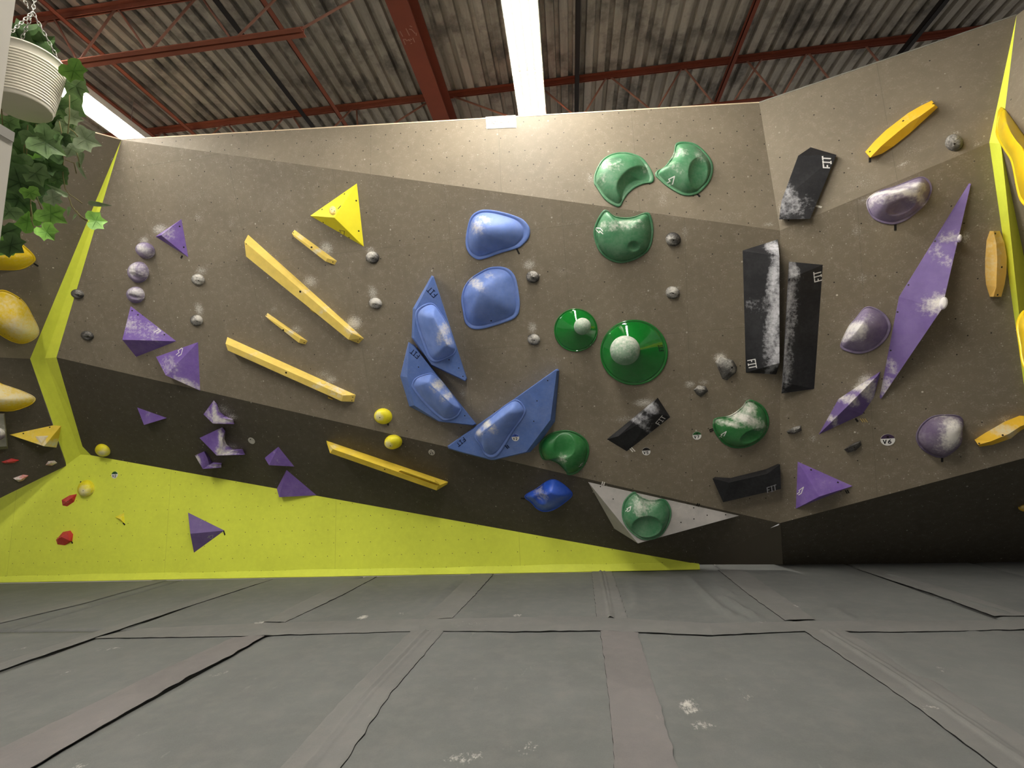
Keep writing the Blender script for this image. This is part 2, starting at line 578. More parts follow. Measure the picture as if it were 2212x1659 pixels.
PLANES = {'top': TOP, 'mid': MID, 'under': UNDER, 'rtop': RTOP, 'right': RIGHT, 'runder': RUNDER, 'left': LEFT, 'leftlow': LEFTLOW, 'lime': LIME, 'rwall': RWALL}


def facet(name, key, q, mat, label, step=.04, uvplane=None, thick=.03):
    """a plywood face, corners q in order round it; fine enough to carry the chalk smears"""
    q = [V(p) for p in q]
    pl = uvplane or PLANES[key]
    nu = max(2, min(260, int(max((q[1] - q[0]).length, (q[2] - q[3]).length) / step)))
    nv = max(2, min(140, int(max((q[3] - q[0]).length, (q[2] - q[1]).length) / step)))
    vs, uvs, ch = [], [], []
    blobs = []
    for (k, x, y, rx, ry, s) in WALLCHALK:
        if k == key:
            c = pl.hit((x, y))
            blobs.append((pl.uv(c), (pl.hit((x + rx, y)) - c).length, (pl.hit((x, y + ry)) - c).length, s))
    for j in range(nv + 1):
        for i in range(nu + 1):
            a, b = i / nu, j / nv
            p = (q[0] * (1 - a) + q[1] * a) * (1 - b) + (q[3] * (1 - a) + q[2] * a) * b
            vs.append(p)
            uv = pl.uv(p)
            uvs.append(uv)
            m = 0.0
            for (c, rx, ry, s) in blobs:
                d = math.hypot((uv[0] - c[0]) / rx, (uv[1] - c[1]) / ry)
                if d < 1.5:
                    t = max(0, 1 - d / 1.5)
                    m = max(m, s * t * t * (3 - 2 * t))
            ch.append(m)
    fs = [(j * (nu + 1) + i, j * (nu + 1) + i + 1, (j + 1) * (nu + 1) + i + 1, (j + 1) * (nu + 1) + i) for j in range(nv) for i in range(nu)]
    # which way round
    n = (q[1] - q[0]).cross(q[2] - q[0]) + (q[2] - q[0]).cross(q[3] - q[0])
    if n.dot(EYE - q[0]) < 0:
        fs = [f[::-1] for f in fs]
    # back board so that the ply has its thickness
    nn = n.normalized()
    if nn.dot(EYE - q[0]) < 0:
        nn = -nn
    b0 = len(vs)
    for p in q:
        vs.append(p - nn * thick)
        uvs.append(pl.uv(p))
        ch.append(0)
    fs.append((b0, b0 + 1, b0 + 2, b0 + 3))
    cs = [0, nu, nv * (nu + 1) + nu, nv * (nu + 1)]
    for i in range(4):
        fs.append((cs[i], cs[(i + 1) % 4], b0 + (i + 1) % 4, b0 + i))
    o = struct(name, vs, fs, mat, attrs={'chalk': ch}, uvs=uvs)
    o['label'] = label
    return o


def seam_of(pl, p0, p1):
    a, b = pl.uv(pl.hit(p0))[0], pl.uv(pl.hit(p1))[0]
    return (min(a, b), abs(b - a))


MT['top'] = m_wall('grey_paint_top', GREY, dark=.8, light=.05, spots=.22, dust=.2, seam=seam_of(TOP, (801, 300), (1078, 300)))
_s = MID.uv(MID.hit((1003, 757)))
MT['mid'] = m_wall('grey_paint_mid', GREY, dark=.18, light=.42, spots=.35, dust=.3, seam=(_s[0], 1.22), row=(_s[1], 1.22, 0.0))
_s = RIGHT.uv(RIGHT.hit((1890, 1000)))
MT['right'] = m_wall('grey_paint_right', GREY, dark=.25, light=.25, spots=.6, dust=.35, seam=(_s[0], 1.22))
_s = RTOP.uv(RTOP.hit((1905, 200)))
MT['rtop'] = m_wall('grey_paint_right_top', GREY, dark=.3, light=.03, spots=.14, dust=.2, seam=(_s[0], 1.22))
_s = LIME.uv(LIME.hit((1123, 1200)))
MT['lime'] = m_wall('lime_paint', LIMEC, dark=.85, light=0, spots=0, dust=.02, mott=.06, rough=.55, dot=.0048, seam=(_s[0], 2.44))

facet('wall_upper', 'top', [A, B, B, C_], 'top', 'pale grey vertical top panel of the climbing wall')
facet('wall_back', 'mid', [E1, E2, B, A], 'mid', 'large grey overhanging middle panel of the climbing wall')
lr_end = UNDER.hit((1690, 1226))
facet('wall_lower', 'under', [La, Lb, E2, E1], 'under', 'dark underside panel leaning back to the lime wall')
facet('wall_right_upper', 'rtop', [B, Fp, D, C_], 'rtop', 'grey upper panel right of the crease')
facet('wall_right', 'right', [E2, G, Fp, B], 'right', 'grey overhanging panel right of the crease')
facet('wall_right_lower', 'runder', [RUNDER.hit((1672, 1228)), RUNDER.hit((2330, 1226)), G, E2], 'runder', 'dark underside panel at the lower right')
lq = [LIME.hit(p) for p in ((-260, 1262), (1512, 1230))]
lz = 2.1
facet('wall_base', 'lime', [lq[0] - V((0, 0, .01)), lq[1] - V((0, 0, .01)), V((lq[1].x, lq[1].y, .35)), V((lq[0].x, lq[0].y, 2.75))], 'lime', 'lime green base wall above the mats')
facet('wall_left', 'left', [lbx, E0, A, ltx], 'left', 'dark grey panel left of the lime edge strip')
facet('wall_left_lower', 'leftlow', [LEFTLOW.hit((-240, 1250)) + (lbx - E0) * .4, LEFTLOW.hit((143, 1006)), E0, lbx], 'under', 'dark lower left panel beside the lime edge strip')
def strip_mesh(name, tris, mat, label):
    vs, fs, uvs = [], [], []
    for t in tris:
        t = [V(p) for p in t]
        n = (t[1] - t[0]).cross(t[2] - t[0])
        if n.dot(EYE - t[0]) < 0:
            t = t[::-1]
        b = len(vs)
        vs += t
        uvs += [(p.x + p.y, p.z) for p in t]
        fs.append(tuple(range(b, b + len(t))))
    o = struct(name, vs, fs, mat, uvs=uvs, attrs={'chalk': [0.0] * len(vs)})
    o['label'] = label
    return o


# left edge strip folds along its middle
Em = (E0 + E1) / 2 + V((.0, .07, 0))
Em = atY((97, 774), (E0.y + E1.y) / 2 + .06)
Lm = LIME.hit((174, 982))
Lr = UNDER.hit((197, 984))
strip_mesh('trim_1', [(A, E0, Em), (A, Em, E1), (E0, Lc, Lm, Em), (Em, Lm, Lr, E1)], 'limestrip', 'lime green folded edge strip at the left of the wall')
strip_mesh('trim_2', [(D, Fp, Rk1), (Fp, G, Rk2, Rk1)], 'limestrip', 'lime green edge strip at the right of the wall')
strip_mesh('wall_right_side', [(Rk1, RWALL.hit((2400, 300)), RWALL.hit((2400, -120)), D), (Rk2, RWALL.hit((2400, 760)), RWALL.hit((2400, 300)), Rk1)], 'rtop', 'grey side panel beyond the right lime edge')
_wl = bpy.data.objects['wall_lower']
_bm = bmesh.new()
_bm.from_mesh(_wl.data)
_q = [UNDER.hit(p, -.002) - ORG['wall_lower'] for p in ((1480, 1205), (1512, 1219.6), (1691, 1219.2), (1686, 1133))]
_f = _bm.faces.new([_bm.verts.new(p) for p in _q])
if _f.normal.dot(UNDER.n) < 0:
    _f.normal_flip()
_bm.to_mesh(_wl.data)
_bm.free()
# lime flap at the foot of the base wall
fa, fb = LIME.hit((-260, 1262)), LIME.hit((1511, 1230))
na = LIME.n
nseg = 40
vs, fs = [], []
for i in range(nseg + 1):
    p = fa.lerp(fb, i / nseg)
    w = .004 * math.sin(i * 1.7) + .004 * math.sin(i * .6)
    top = V((p.x, p.y, .085 + w)) + na * .003
    bot = V((p.x, p.y, .004)) + na * (.03 + w)
    vs += [top, bot, bot - na * .01 + V((0, 0, -.004)), top - na * .002]
for i in range(nseg):
    a, b = i * 4, (i + 1) * 4
    fs += [(a, a + 1, b + 1, b), (a + 1, a + 2, b + 2, b + 1), (a + 3, a, b, b + 3)]
o = struct('trim_3', vs, fs, 'limestrip', attrs={'chalk': [0.0] * len(vs)}, uvs=[(v.x, v.z) for v in vs])
o['label'] = 'bright lime flap along the foot of the base wall'
# plywood edges along the top
for nm, p, q, lab in (('trim_4', A, C_, 'pale plywood edge on top of the back wall'), ('trim_5', C_, D, 'grey plywood edge on top of the right panel'), ('trim_6', ltx, A, 'pale plywood edge on top of the left panel')):
    pl = TOP if nm == 'trim_4' else RTOP if nm == 'trim_5' else LEFT
    hb = -V((pl.n.x, pl.n.y, 0)).normalized()
    a2 = Acc().add(*box_pts((p + q) / 2 + hb * .03 + V((0, 0, .004)), (q - p) / 2, hb * .032, V((0, 0, .006))))
    o = struct(nm, a2.v, a2.f, 'darkvol' if nm == 'trim_5' else 'ply')
    o['label'] = lab


# ------------------------------------------------------------------ roof deck
def build_deck():
    vs, fs = [], []
    x, i = -12.0, 0
    prof = []
    while x < 12:
        prof += [(x, 0), (x + .092, 0), (x + .102, .055), (x + .148, .055)]
        x += .158
    ys = (-9, 1.5, 6, 12)
    for y in ys:
        for (px, pz) in prof:
            vs.append((px, y, ZD + pz))
    n = len(prof)
    for j in range(len(ys) - 1):
        for i in range(n - 1):
            fs.append((j * n + i, (j + 1) * n + i, (j + 1) * n + i + 1, j * n + i + 1))
    o = struct('ceiling', vs, fs, 'deck', origin=(0, 0, ZD))
    o['label'] = 'ribbed galvanised steel roof deck'


build_deck()


def joist(label, y, x0, x1, zt, zb, webs, bot=None, chord='oxide', webm='oxideweb'):
    r = empty('roof_joist', ((x0 + x1) / 2, y, zt))
    tag(r, label, 'joist', 'steel bar joists under the roof deck')
    t = Acc()
    for s in (-1, 1):
        t.bar((x0, y + s * .035, zt - .008), (x1, y + s * .035, zt - .008), .05, .008)
        t.bar((x0, y + s * .012, zt - .035), (x1, y + s * .012, zt - .035), .008, .055)
    t.build('top_chord', chord, r)
    if bot:
        t = Acc()
        for s in (-1, 1):
            t.bar((bot[0], y + s * .035, zb + .004), (bot[1], y + s * .035, zb + .004), .05, .008)
            t.bar((bot[0], y + s * .012, zb + .03), (bot[1], y + s * .012, zb + .03), .008, .055)
        t.build('bottom_chord', chord, r)
    for (xt, zt_, xb, zb_) in webs:
        Acc().tube([(xt, y, zt_), (xb, y, zb_)], .0125, 8).build('web_bar', webm, r, True)
    return r


YJ1 = atZ((137, 30), ZD).y
YJ2 = atZ((905, 211), ZD).y
zb1 = atY((400, 106), YJ1).z
xw = lambda p, y: (atY(p, y).x, atY(p, y).z)
w1 = []
for pt, pb in (((121, 47), (164, 125)), ((246, 24), (180, 119)), ((258, 23), (313, 104)), ((418, 1), (332, 101)), ((456, 23), (496, 81)), ((560, 33), (516, 77)), ((760, 0), (642, 68)), ((100, 47), (30, 140))):
    a, b = xw(pt, YJ1), xw(pb, YJ1)
    # extend to the chords
    k = (b[0] - a[0]) / (b[1] - a[1])
    w1.append((a[0] + k * (ZD - .03 - a[1]), ZD - .03, a[0] + k * (zb1 + .03 - a[1]), zb1 + .03))
XB = atZ((855, 0), ZD - .42).x          # the big beam
joist('nearer red steel roof joist with open web at the upper left', YJ1, -9.5, XB - .05, ZD, zb1, w1, (-9.5, atY((655, 72), YJ1).x))
zb2 = ZD - (ZD - zb1) * 1.0


def far_webs(L):
    r = []
    for pt, pb in L:
        a, b = xw(pt, YJ2), xw(pb, YJ2)
        k = (b[0] - a[0]) / (b[1] - a[1])
        r.append((a[0] + k * (ZD - .03 - a[1]), ZD - .03, a[0] + k * (zb2 + .03 - a[1]), zb2 + .03))
    return r


joist('far red steel roof joist left of the big beam', YJ2, -9.5, XB - .05, ZD, zb2,
      far_webs([((485, 266), (470, 280)), ((491, 266), (503, 282)), ((616, 250), (596, 273)), ((631, 249), (643, 268)), ((763, 233), (740, 256)), ((770, 233), (772, 266)), ((917, 225), (859, 262)), ((345, 290), (332, 302)), ((355, 290), (366, 305))]), (-9.5, XB - .5))
joist('far dark red roof joist right of the big beam', YJ2, XB + .05, 9.0, ZD, zb2,
      far_webs([((978, 208), (1084, 246)), ((1176, 195), (1229, 239)), ((1310, 167), (1267, 238)), ((1320, 167), (1401, 233)), ((1470, 152), (1422, 232)), ((1482, 151), (1541, 223)), ((1640, 136), (1582, 224)), ((1620, 139), (1677, 207)), ((1751, 120), (1790, 169)), ((1740, 120), (1700, 190)), ((1874, 104), (1896, 131))]), (XB + .5, 9.0), 'oxidebeam', 'oxideweb')
joist('near roof joist right of the big beam, just at the top of the frame', YJ1 + .03, XB + .05, 9.0, ZD, zb1, [], None, 'oxidebeam')


def depth_bar(name, label, p, z, w, h, mat, cat='steel bar'):
    x = atZ(p, z).x
    a = Acc()
    a.bar((x, -8, z + .004), (x, 11, z + .004), w, .008)
    a.bar((x - w / 2 + .004, -8, z + h / 2), (x - w / 2 + .004, 11, z + h / 2), .008, h)
    o = a.build(name, mat)
    tag(o, label, cat, 'bridging bars across the joists')


zbr = ZD - .16
depth_bar('bridging_bar', 'red steel bridging bar running above the left light fixture', (250, 232), zbr, .05, .06, 'oxide')
depth_bar('bridging_bar', 'red steel bridging bar through the nearer joist at the far left', (250, 143), zbr, .055, .06, 'oxide')
depth_bar('bridging_bar', 'red steel bridging bar passing the end of the nearer joist', (655, 133), zbr, .06, .06, 'oxide')
depth_bar('bridging_bar', 'black steel bar between two red bars at the upper left', (569, 136), zbr - .02, .06, .07, 'blacksteel')
depth_bar('bridging_bar', 'black steel bar just right of the central light strip', (1248, 100), zbr, .055, .07, 'blacksteel')
depth_bar('bridging_bar', 'dark red steel bar running up from the middle of the right joist', (1598, 100), zbr, .055, .06, 'oxidebeam')
depth_bar('bridging_bar', 'black steel bar running up beyond the bend in the wall top', (1998, 60), zbr, .06, .07, 'blacksteel')

# the wide-flange beam
zbm = ZD - .46
xl, xr = atZ((831, 0), zbm).x, atZ((879, 0), zbm).x
bw = xr - xl
xb = (xl + xr) / 2
a = Acc()
a.bar((xb, -8, zbm + .01), (xb, 11, zbm + .01), bw, .02)
a.bar((xb, -8, zbm + .2), (xb, 11, zbm + .2), .014, .38)
a.bar((xb, -8, zbm + .39), (xb, 11, zbm + .39), bw, .02)
beam = a.build('roof_beam', 'oxidebeam', origin=(xb, 2, zbm))
tag(beam, 'big dark red steel roof beam running over the wall', 'beam')


# ------------------------------------------------------------------ fluorescent fittings
def fitting(label, x, y0, y1, z, w=.34):
    r = empty('fluorescent_light', (x, (y0 + y1) / 2, z))
    tag(r, label, 'ceiling light', 'fluorescent light fittings')
    a = Acc()
    a.bar((x, y0, z + .062), (x, y1, z + .062), w, .03)
    for s in (-1, 1):
        a.bar((x + s * w / 2, y0, z + .03), (x + s * w / 2, y1, z + .03), .01, .075)
    for yy in (y0 + .004, y1 - .004):
        a.bar((x - w / 2, yy, z + .035), (x + w / 2, yy, z + .035), .006, .05)
    a.build('housing', 'white', r)
    a = Acc()  # added dark strips so the gaps between the tubes do not burn out
    a.bar((x, y0 + .01, z + .042), (x, y1 - .01, z + .042), w * .96, .008)
    for k in (-1, 0, 1):
        a.bar((x + k * w * .25, y0 + .01, z + .028), (x + k * w * .25, y1 - .01, z + .028), .03, .02)
    a.build('dark_gap_strip', 'dark_gap_strip', r)
    for k in (-1.5, -.5, .5, 1.5):
        Acc().tube([(x + k * w * .25, y0 + .012, z + .008), (x + k * w * .25, y1 - .012, z + .008)], .024, 10).build('tube', 'tube', r, True)
    for yy in (y0 + .35, y1 - .35):
        Acc().tube([(x, yy, z + .05), (x, yy, ZD)], .004, 6).build('hanger', 'chain', r)
    return r


ZF = 5.85
xc = (atZ((1124, 0), ZF).x + atZ((1148, 246), ZF).x) / 2
wc = atZ((1163, 0), ZF).x - atZ((1085, 0), ZF).x
yj = atZ((1140, 158), ZF).y
fitting('white fluorescent light fitting ending behind the wall top, above the paper sign', xc, yj + .002, yj + 2.43, ZF, wc)
fitting('white fluorescent light fitting over the mats, nearer unit of the central row', xc, yj - 2.43, yj - .002, ZF, wc)
for i, t in enumerate(('second',)):
    fitting('white fluorescent light fitting of the central row, %s behind the nearer unit' % t, xc, yj - 2.43 * (i + 2) - .6 * (i + 1), yj - 2.43 * (i + 1) - .6 * (i + 1) - .02, ZF, wc)
p0, p1 = atZ((150, 190), ZF), atZ((262, 285), ZF)
xlft = (p0.x + p1.x) / 2
fitting('white fluorescent light fitting behind the hanging pot at the upper left', xlft, p1.y - 2.0, p1.y + .44, ZF, .34)
fitting('white fluorescent light fitting of the left row, next one nearer the viewer', xlft, p1.y - 5.0, p1.y - 2.6, ZF, .34)


# ------------------------------------------------------------------ landing mats and seam covers
def lerp2(a, b, t):
    return (a[0] + (b[0] - a[0]) * t, a[1] + (b[1] - a[1]) * t)


FLOORCHALK = [(1468, 1511, 17, 6, .9), (1488, 1520, 12, 6, .9), (1500, 1535, 9, 9, .9), (1516, 1549, 10, 6, .7), (1518, 1564, 24, 7, .6), (1612, 1505, 10, 8, .5), (1915, 1488, 10, 8, .5), (2010, 1530, 22, 8, .5), (2130, 1426, 22, 3, .8), (2040, 1444, 20, 4, .5),
              (1288, 1594, 14, 3, 1.0), (1290, 1608, 12, 3, .9), (1130, 1610, 24, 14, .5), (980, 1640, 26, 14, .6), (1024, 1630, 10, 8, .6), (785, 1332, 10, 4, .9), (1117, 1328, 6, 3, 1.0), (868, 1324, 8, 3, .6),
              (318, 1613, 8, 8, .8), (290, 1590, 14, 8, .6), (235, 1568, 8, 4, .7), (350, 1635, 16, 6, .5), (150, 1448, 14, 4, .6), (115, 1426, 4, 3, .9), (240, 1399, 22, 3, .5), (475, 1452, 8, 4, .5), (620, 1438, 8, 6, .5), (580, 1470, 12, 5, .4), (165, 1652, 16, 8, .8), (1070, 1390, 8, 3, .6), (1135, 1442, 14, 4, .4), (40, 1402, 12, 3, .5), (1720, 1308, 6, 3, .8), (560, 1345, 12, 4, .7), (1640, 1345, 60, 6, .3), (1010, 1350, 60, 8, .3)]
_fc = []
for (x, y, rx, ry, s_) in FLOORCHALK:
    c = atZ((x, y), 0)
    _fc.append((c, (atZ((x + rx, y), 0) - c).length, (atZ((x, y + ry), 0) - c).length, s_))


def floor_chalk(p):
    m = 0
    for (c, rx, ry, s_) in _fc:
        d = math.hypot((p.x - c.x) / rx, (p.y - c.y) / ry)
        if d < 1.4:
            t = 1 - d / 1.4
            m = max(m, min(1.2, s_ * 1.3 * t * (2 - t)))
    return m


FOLDS = [([(1480, 1240), (1520, 1282), (1560, 1318), (1590, 1338)], .016, .035), ([(1555, 1285), (1600, 1315), (1645, 1340)], .018, .035), ([(1520, 1290), (1580, 1325), (1620, 1342)], .010, .03),
         ([(1545, 1262), (1600, 1296)], .010, .03), ([(1795, 1310), (1825, 1330), (1845, 1337)], .012, .03), ([(910, 1325), (960, 1280), (1000, 1245)], .010, .05), ([(885, 1318), (930, 1280)], .008, .04),
         ([(1900, 1235), (1960, 1252)], .010, .05), ([(2060, 1290), (2130, 1312), (2190, 1330)], .010, .04), ([(1880, 1375), (1960, 1435), (2030, 1475)], .012, .03), ([(1850, 1370), (1960, 1437)], .008, .03),
         ([(2150, 1362), (2212, 1385)], .012, .04), ([(2090, 1362), (2140, 1385)], .010, .04), ([(1360, 1250), (1375, 1290), (1368, 1325)], .008, .05), ([(1420, 1262), (1470, 1290)], .008, .05), ([(780, 1260), (830, 1290)], .006, .05)]
_fo = [([atZ(p, 0) for p in L_], h_, w_) for L_, h_, w_ in FOLDS]


def folds(x, y):
    p = V((x, y, 0))
    z = 0
    for L_, h_, w_ in _fo:
        for i in range(len(L_) - 1):
            a_, b_ = L_[i], L_[i + 1]
            d = b_ - a_
            t = max(0, min(1, (p - a_).dot(d) / d.dot(d)))
            q = (p - a_ - d * t).length
            if q < w_ * 3:
                e_ = 1.0
                if i == 0:
                    e_ = min(1, t * 2.5)
                if i == len(L_) - 2:
                    e_ *= min(1, (1 - t) * 2.5)
                z = max(z, 2.2 * e_ * h_ * math.exp(-(q / w_) ** 2))
    return z


def landing_mat(label, x0, x1, y0, y1, mat='mat'):
    """thick padded mat, its top at floor level 0, with softly rounded edges and a slightly uneven cover"""
    st = .035 if y0 > YS and x1 - x0 < 4 else .08
    nx, ny = max(8, int((x1 - x0) / st)), max(8, int((y1 - y0) / st))
    vs, fs, ch = [], [], []
    r = .012
    for j in range(ny + 1):
        for i in range(nx + 1):
            x, y = x0 + (x1 - x0) * i / nx, y0 + (y1 - y0) * j / ny
            e = min(x - x0, x1 - x, y - y0, y1 - y)
            z = -r * max(0, 1 - e / .05) ** 2
            z += .006 * (mnoise.noise(V((x * 1.3, y * 1.3, 3))) - .6)
            if y0 > YS or x1 > X4:
                z += folds(x, y)
            vs.append(V((x, y, z)))
            ch.append(floor_chalk(vs[-1]))
    n = nx + 1
    for j in range(ny):
        for i in range(nx):
            fs.append((j * n + i, j * n + i + 1, (j + 1) * n + i + 1, (j + 1) * n + i))
    ring = [i for i in range(nx + 1)] + [j * n + nx for j in range(1, ny + 1)] + [ny * n + i for i in range(nx - 1, -1, -1)] + [j * n for j in range(ny - 1, 0, -1)]
    b0 = len(vs)
    for i in ring:
        p = vs[i]
        vs.append(V((p.x, p.y, -.3)))
        ch.append(0)
    m = len(ring)
    for k in range(m):
        fs.append((ring[k], b0 + k, b0 + (k + 1) % m, ring[(k + 1) % m]))
    fs.append(tuple(b0 + k for k in range(m))[::-1])
    o = mk('landing_mat', vs, fs, mat, smooth=True, origin=((x0 + x1) / 2, (y0 + y1) / 2, -.3), attrs={'chalk': ch})
    tag(o, label, 'crash mat', 'grey crash mats covering the floor')


struct('floor', [V((-13, -9, -.305)), V((11, -9, -.305)), V((11, 9, -.305)), V((-13, 9, -.305))], [(0, 1, 2, 3)], 'postgrey')['label'] = 'concrete floor under the mats'
fx = lambda p: atZ(p, 0).x
YS = atZ((1100, 1352), 0).y           # the cross seam
X1, X2, X3, X4 = fx((540, 1388)), fx((923, 1362)), fx((1337, 1362)), fx((1780, 1362))
X0 = fx((100, 1414))
YW = atZ((700, 1243), 0).y - .02
g = .012
near = [(-12, X0, 'grey crash mat at the far left edge of the near row'), (X0, X1, 'grey crash mat left of the long slanting seam strip'), (X1, X2, 'grey crash mat second in the near row, left of centre'),
        (X2, X3, 'grey crash mat in the middle of the near row'), (X3, X4, 'grey crash mat right of the faded centre seam strip'), (X4, X4 + 2.6, 'grey crash mat right of the rightmost near seam strip'), (X4 + 2.6, 10.5, 'grey crash mat off at the right of the near row')]
for a_, b_, lab in near:
    landing_mat(lab, a_ + g, b_ - g, -3, YS - g)
bx = [-12, fx((210, 1305)), fx((385, 1315)), fx((690, 1295)), fx((990, 1287)), fx((1311, 1285)), fx((1640, 1283)), fx((2000, 1278)), fx((2330, 1270)), 10.5]
bl = ['grey crash mat at the far left of the back row', 'grey crash mat below the red hold on the lime wall', 'grey crash mat in the back row below the lone purple pyramid', 'grey crash mat in the back row left of the slanting middle strip',
      'grey crash mat in the back row, centre', 'wrinkled grey crash mat under the green and grey volume', 'grey crash mat under the lower right dark panel', 'grey crash mat in the back row at the right edge', 'grey crash mat in the far right corner']
for i in range(9):
    xm = (bx[i] + bx[i + 1]) / 2
    # the foot of the wall bounds the back row
    yb = min((LIME.o + (LIME.u * ((xx - LIME.o.x) / LIME.u.x))).y for xx in (bx[i], bx[i + 1])) - .003 if i < 5 else 7.0
    landing_mat(bl[i], bx[i] + g, bx[i + 1] - g, YS + g, yb)


def seam_cover(label, left, right, mat='strip', w=0.0, z=.005, name='seam_strip', edges=(1, 1), ext=None, seed=0):
    """a fabric strip lying over a joint: two edges as chains of survey points, wavy, with black for the edges and the shadow under them"""
    L = [atZ(p, z) for p in left]
    R = [atZ(p, z) for p in right]
    N = 60

    def samp(P, t):
        ds = [0]
        for i in range(len(P) - 1):
            ds.append(ds[-1] + (P[i + 1] - P[i]).length)
        d = t * ds[-1]
        for i in range(len(P) - 1):
            if d <= ds[i + 1] + 1e-9:
                return P[i].lerp(P[i + 1], (d - ds[i]) / max(1e-9, ds[i + 1] - ds[i]))
        return P[-1]
    vs, fs, ch = [], [], []
    M = 26 if seed % 2 else 8
    for i in range(N + 1):
        t = i / N
        a, b = samp(L, t), samp(R, t)
        d = (b - a).normalized()
        a = a + d * .010 * mnoise.noise(V((t * 20, seed, 0)))
        b = b + d * .012 * mnoise.noise(V((t * 22, seed, 5)))
        for j in range(M + 1):
            s_ = j / M
            p = a.lerp(b, s_)
            edge = min(s_, 1 - s_)
            p.z = z + .003 * mnoise.noise(V((t * 12, s_ * 3, seed))) + (.016 * math.exp(-((s_ - .44) / .05) ** 2) + .009 * math.exp(-((s_ - .62 + .1 * t) / .04) ** 2) if seed % 2 else 0)
            if edge == 0:
                p.z = z - .003 + .006 * abs(mnoise.noise(V((t * 14, s_, seed + 9))))
            vs.append(p)
            ch.append(floor_chalk(p) * .8)
    n = M + 1
    for i in range(N):
        for j in range(M):
            fs.append((i * n + j, i * n + j + 1, (i + 1) * n + j + 1, (i + 1) * n + j))
    nrm = (vs[1] - vs[0]).cross(vs[n] - vs[0])
    flip = nrm.z < 0
    if flip:
        fs = [f[::-1] for f in fs]
    o = mk(name, vs, fs, mat, smooth=True, origin=(sum(vs, V()) / len(vs)) * 1.0, attrs={'chalk': ch})
    tag(o, label, 'seam cover', 'fabric strips covering the mat joints')
    for side in (0, 1):
        if not edges[side]:
            continue
        ev, ef = [], []
        j0 = 0 if side == 0 else M
        for i in range(N + 1):
            p = vs[i * n + j0]
            q = vs[i * n + (1 if side == 0 else M - 1)]
            d = (p - q)
            d.z = 0
            d.normalize()
            k = max(.0005, .0014 + .003 * mnoise.noise(V((i * .4, side, seed))))
            ev += [p + V((0, 0, -.0005)), p + d * k + V((0, 0, -.002)), V((p.x, p.y, -.002)) + d * k]
        for i in range(N):
            for j in range(2):
                ef.append((i * 3 + j, i * 3 + j + 1, (i + 1) * 3 + j + 1, (i + 1) * 3 + j))
        mk('shadowed_edge', ev, ef, 'edge', o)  # edge thickness and the shadow gap below it, painted black
    return o


def extend(P, y=1900):
    """carry an edge on towards the viewer, past the bottom of the frame"""
    a, b = atZ(P[-2], 0), atZ(P[-1], 0)
    return P


seam_cover('long grey seam strip slanting from the lower left corner', [(566, 1375), (502, 1377), (334, 1454), (134, 1551), (0, 1615), (-260, 1740)][1:], [(574, 1371), (490, 1419), (415, 1456), (214, 1570), (63, 1659), (-90, 1745)], 'strippink', seed=2, edges=(0, 1))
seam_cover('grey seam strip left of the middle near mat', [(887, 1362), (740, 1509.5), (605, 1659), (540, 1735)], [(959, 1362), (840, 1501), (735, 1659), (690, 1735)], seed=1, edges=(0, 1))
seam_cover('faded reddish grey seam strip right of the middle near mat', [(1297, 1361), (1315, 1500), (1329, 1659), (1336, 1740)], [(1376, 1362), (1426, 1524), (1464, 1659), (1486, 1740)], 'strippink', seed=4, edges=(1, 0))
seam_cover('grey double-stitched seam strip running to the lower right corner', [(1738, 1362), (1960, 1511), (2158, 1659), (2270, 1745)], [(1826, 1362), (1964, 1437), (2212, 1591), (2460, 1745)], seed=3, edges=(1, 0))
seam_cover('grey cross strip between the near and back mats, left part', [(300, 1357), (480, 1349), (640, 1343), (905, 1337)], [(204, 1378), (420, 1375), (570, 1372), (905, 1362)], z=.006, seed=6, edges=(0, 1))
seam_cover('grey cross strip between the near and back mats, middle part', [(905, 1337), (1100, 1333), (1285, 1331), (1530, 1345)], [(905, 1362), (1100, 1363), (1297, 1361), (1540, 1371)], z=.0075, seed=8, edges=(0, 1))
seam_cover('grey cross strip between the near and back mats, right part', [(1525, 1346), (1740, 1341), (2000, 1340), (2300, 1338)], [(1540, 1371), (1740, 1362), (1950, 1364), (2300, 1357)], z=.006, seed=10, edges=(0, 1))
seam_cover('grey seam strip in the back row ending under the lone purple pyramid', [(745, 1254), (640, 1305), (569, 1343)], [(814, 1245), (740, 1284), (616, 1343)], seed=12, edges=(0, 1))
seam_cover('grey seam strip in the back row left of the centre mat', [(1019, 1237.5), (965, 1290), (911, 1339)], [(1066, 1239), (1025, 1285), (977, 1334)], seed=14, edges=(0, 1))
seam_cover('short grey seam strip with a centre fold in the back row', [(1278, 1234), (1284, 1285), (1288.7, 1332)], [(1322, 1234), (1340, 1285), (1357, 1339)], seed=13, edges=(1, 1))
seam_cover('grey seam strip in the back row below the grey volume', [(1551, 1230), (1620, 1285), (1696, 1339)], [(1606, 1230), (1700, 1294), (1760, 1337)], seed=16, edges=(1, 0))
seam_cover('grey seam strip in the back row at the left edge, above the long seam', [(560, 1250), (350, 1318), (150, 1382), (-60, 1452)], [(589, 1250.5), (385, 1316), (200, 1378), (-60, 1468)], seed=18, edges=(0, 1), z=.0045)
seam_cover('dark grey seam strip in the far left corner', [(330, 1253), (150, 1300), (-60, 1350)], [(361, 1253), (180, 1303), (-60, 1360)], seed=20, edges=(0, 0), z=.0045)
seam_cover('grey seam strip in the back row at the right, under the yellow bar hold', [(1852, 1228.5), (2024, 1285), (2148, 1330)], [(1900, 1228.5), (2090, 1285), (2230, 1330)], seed=22, edges=(1, 0))


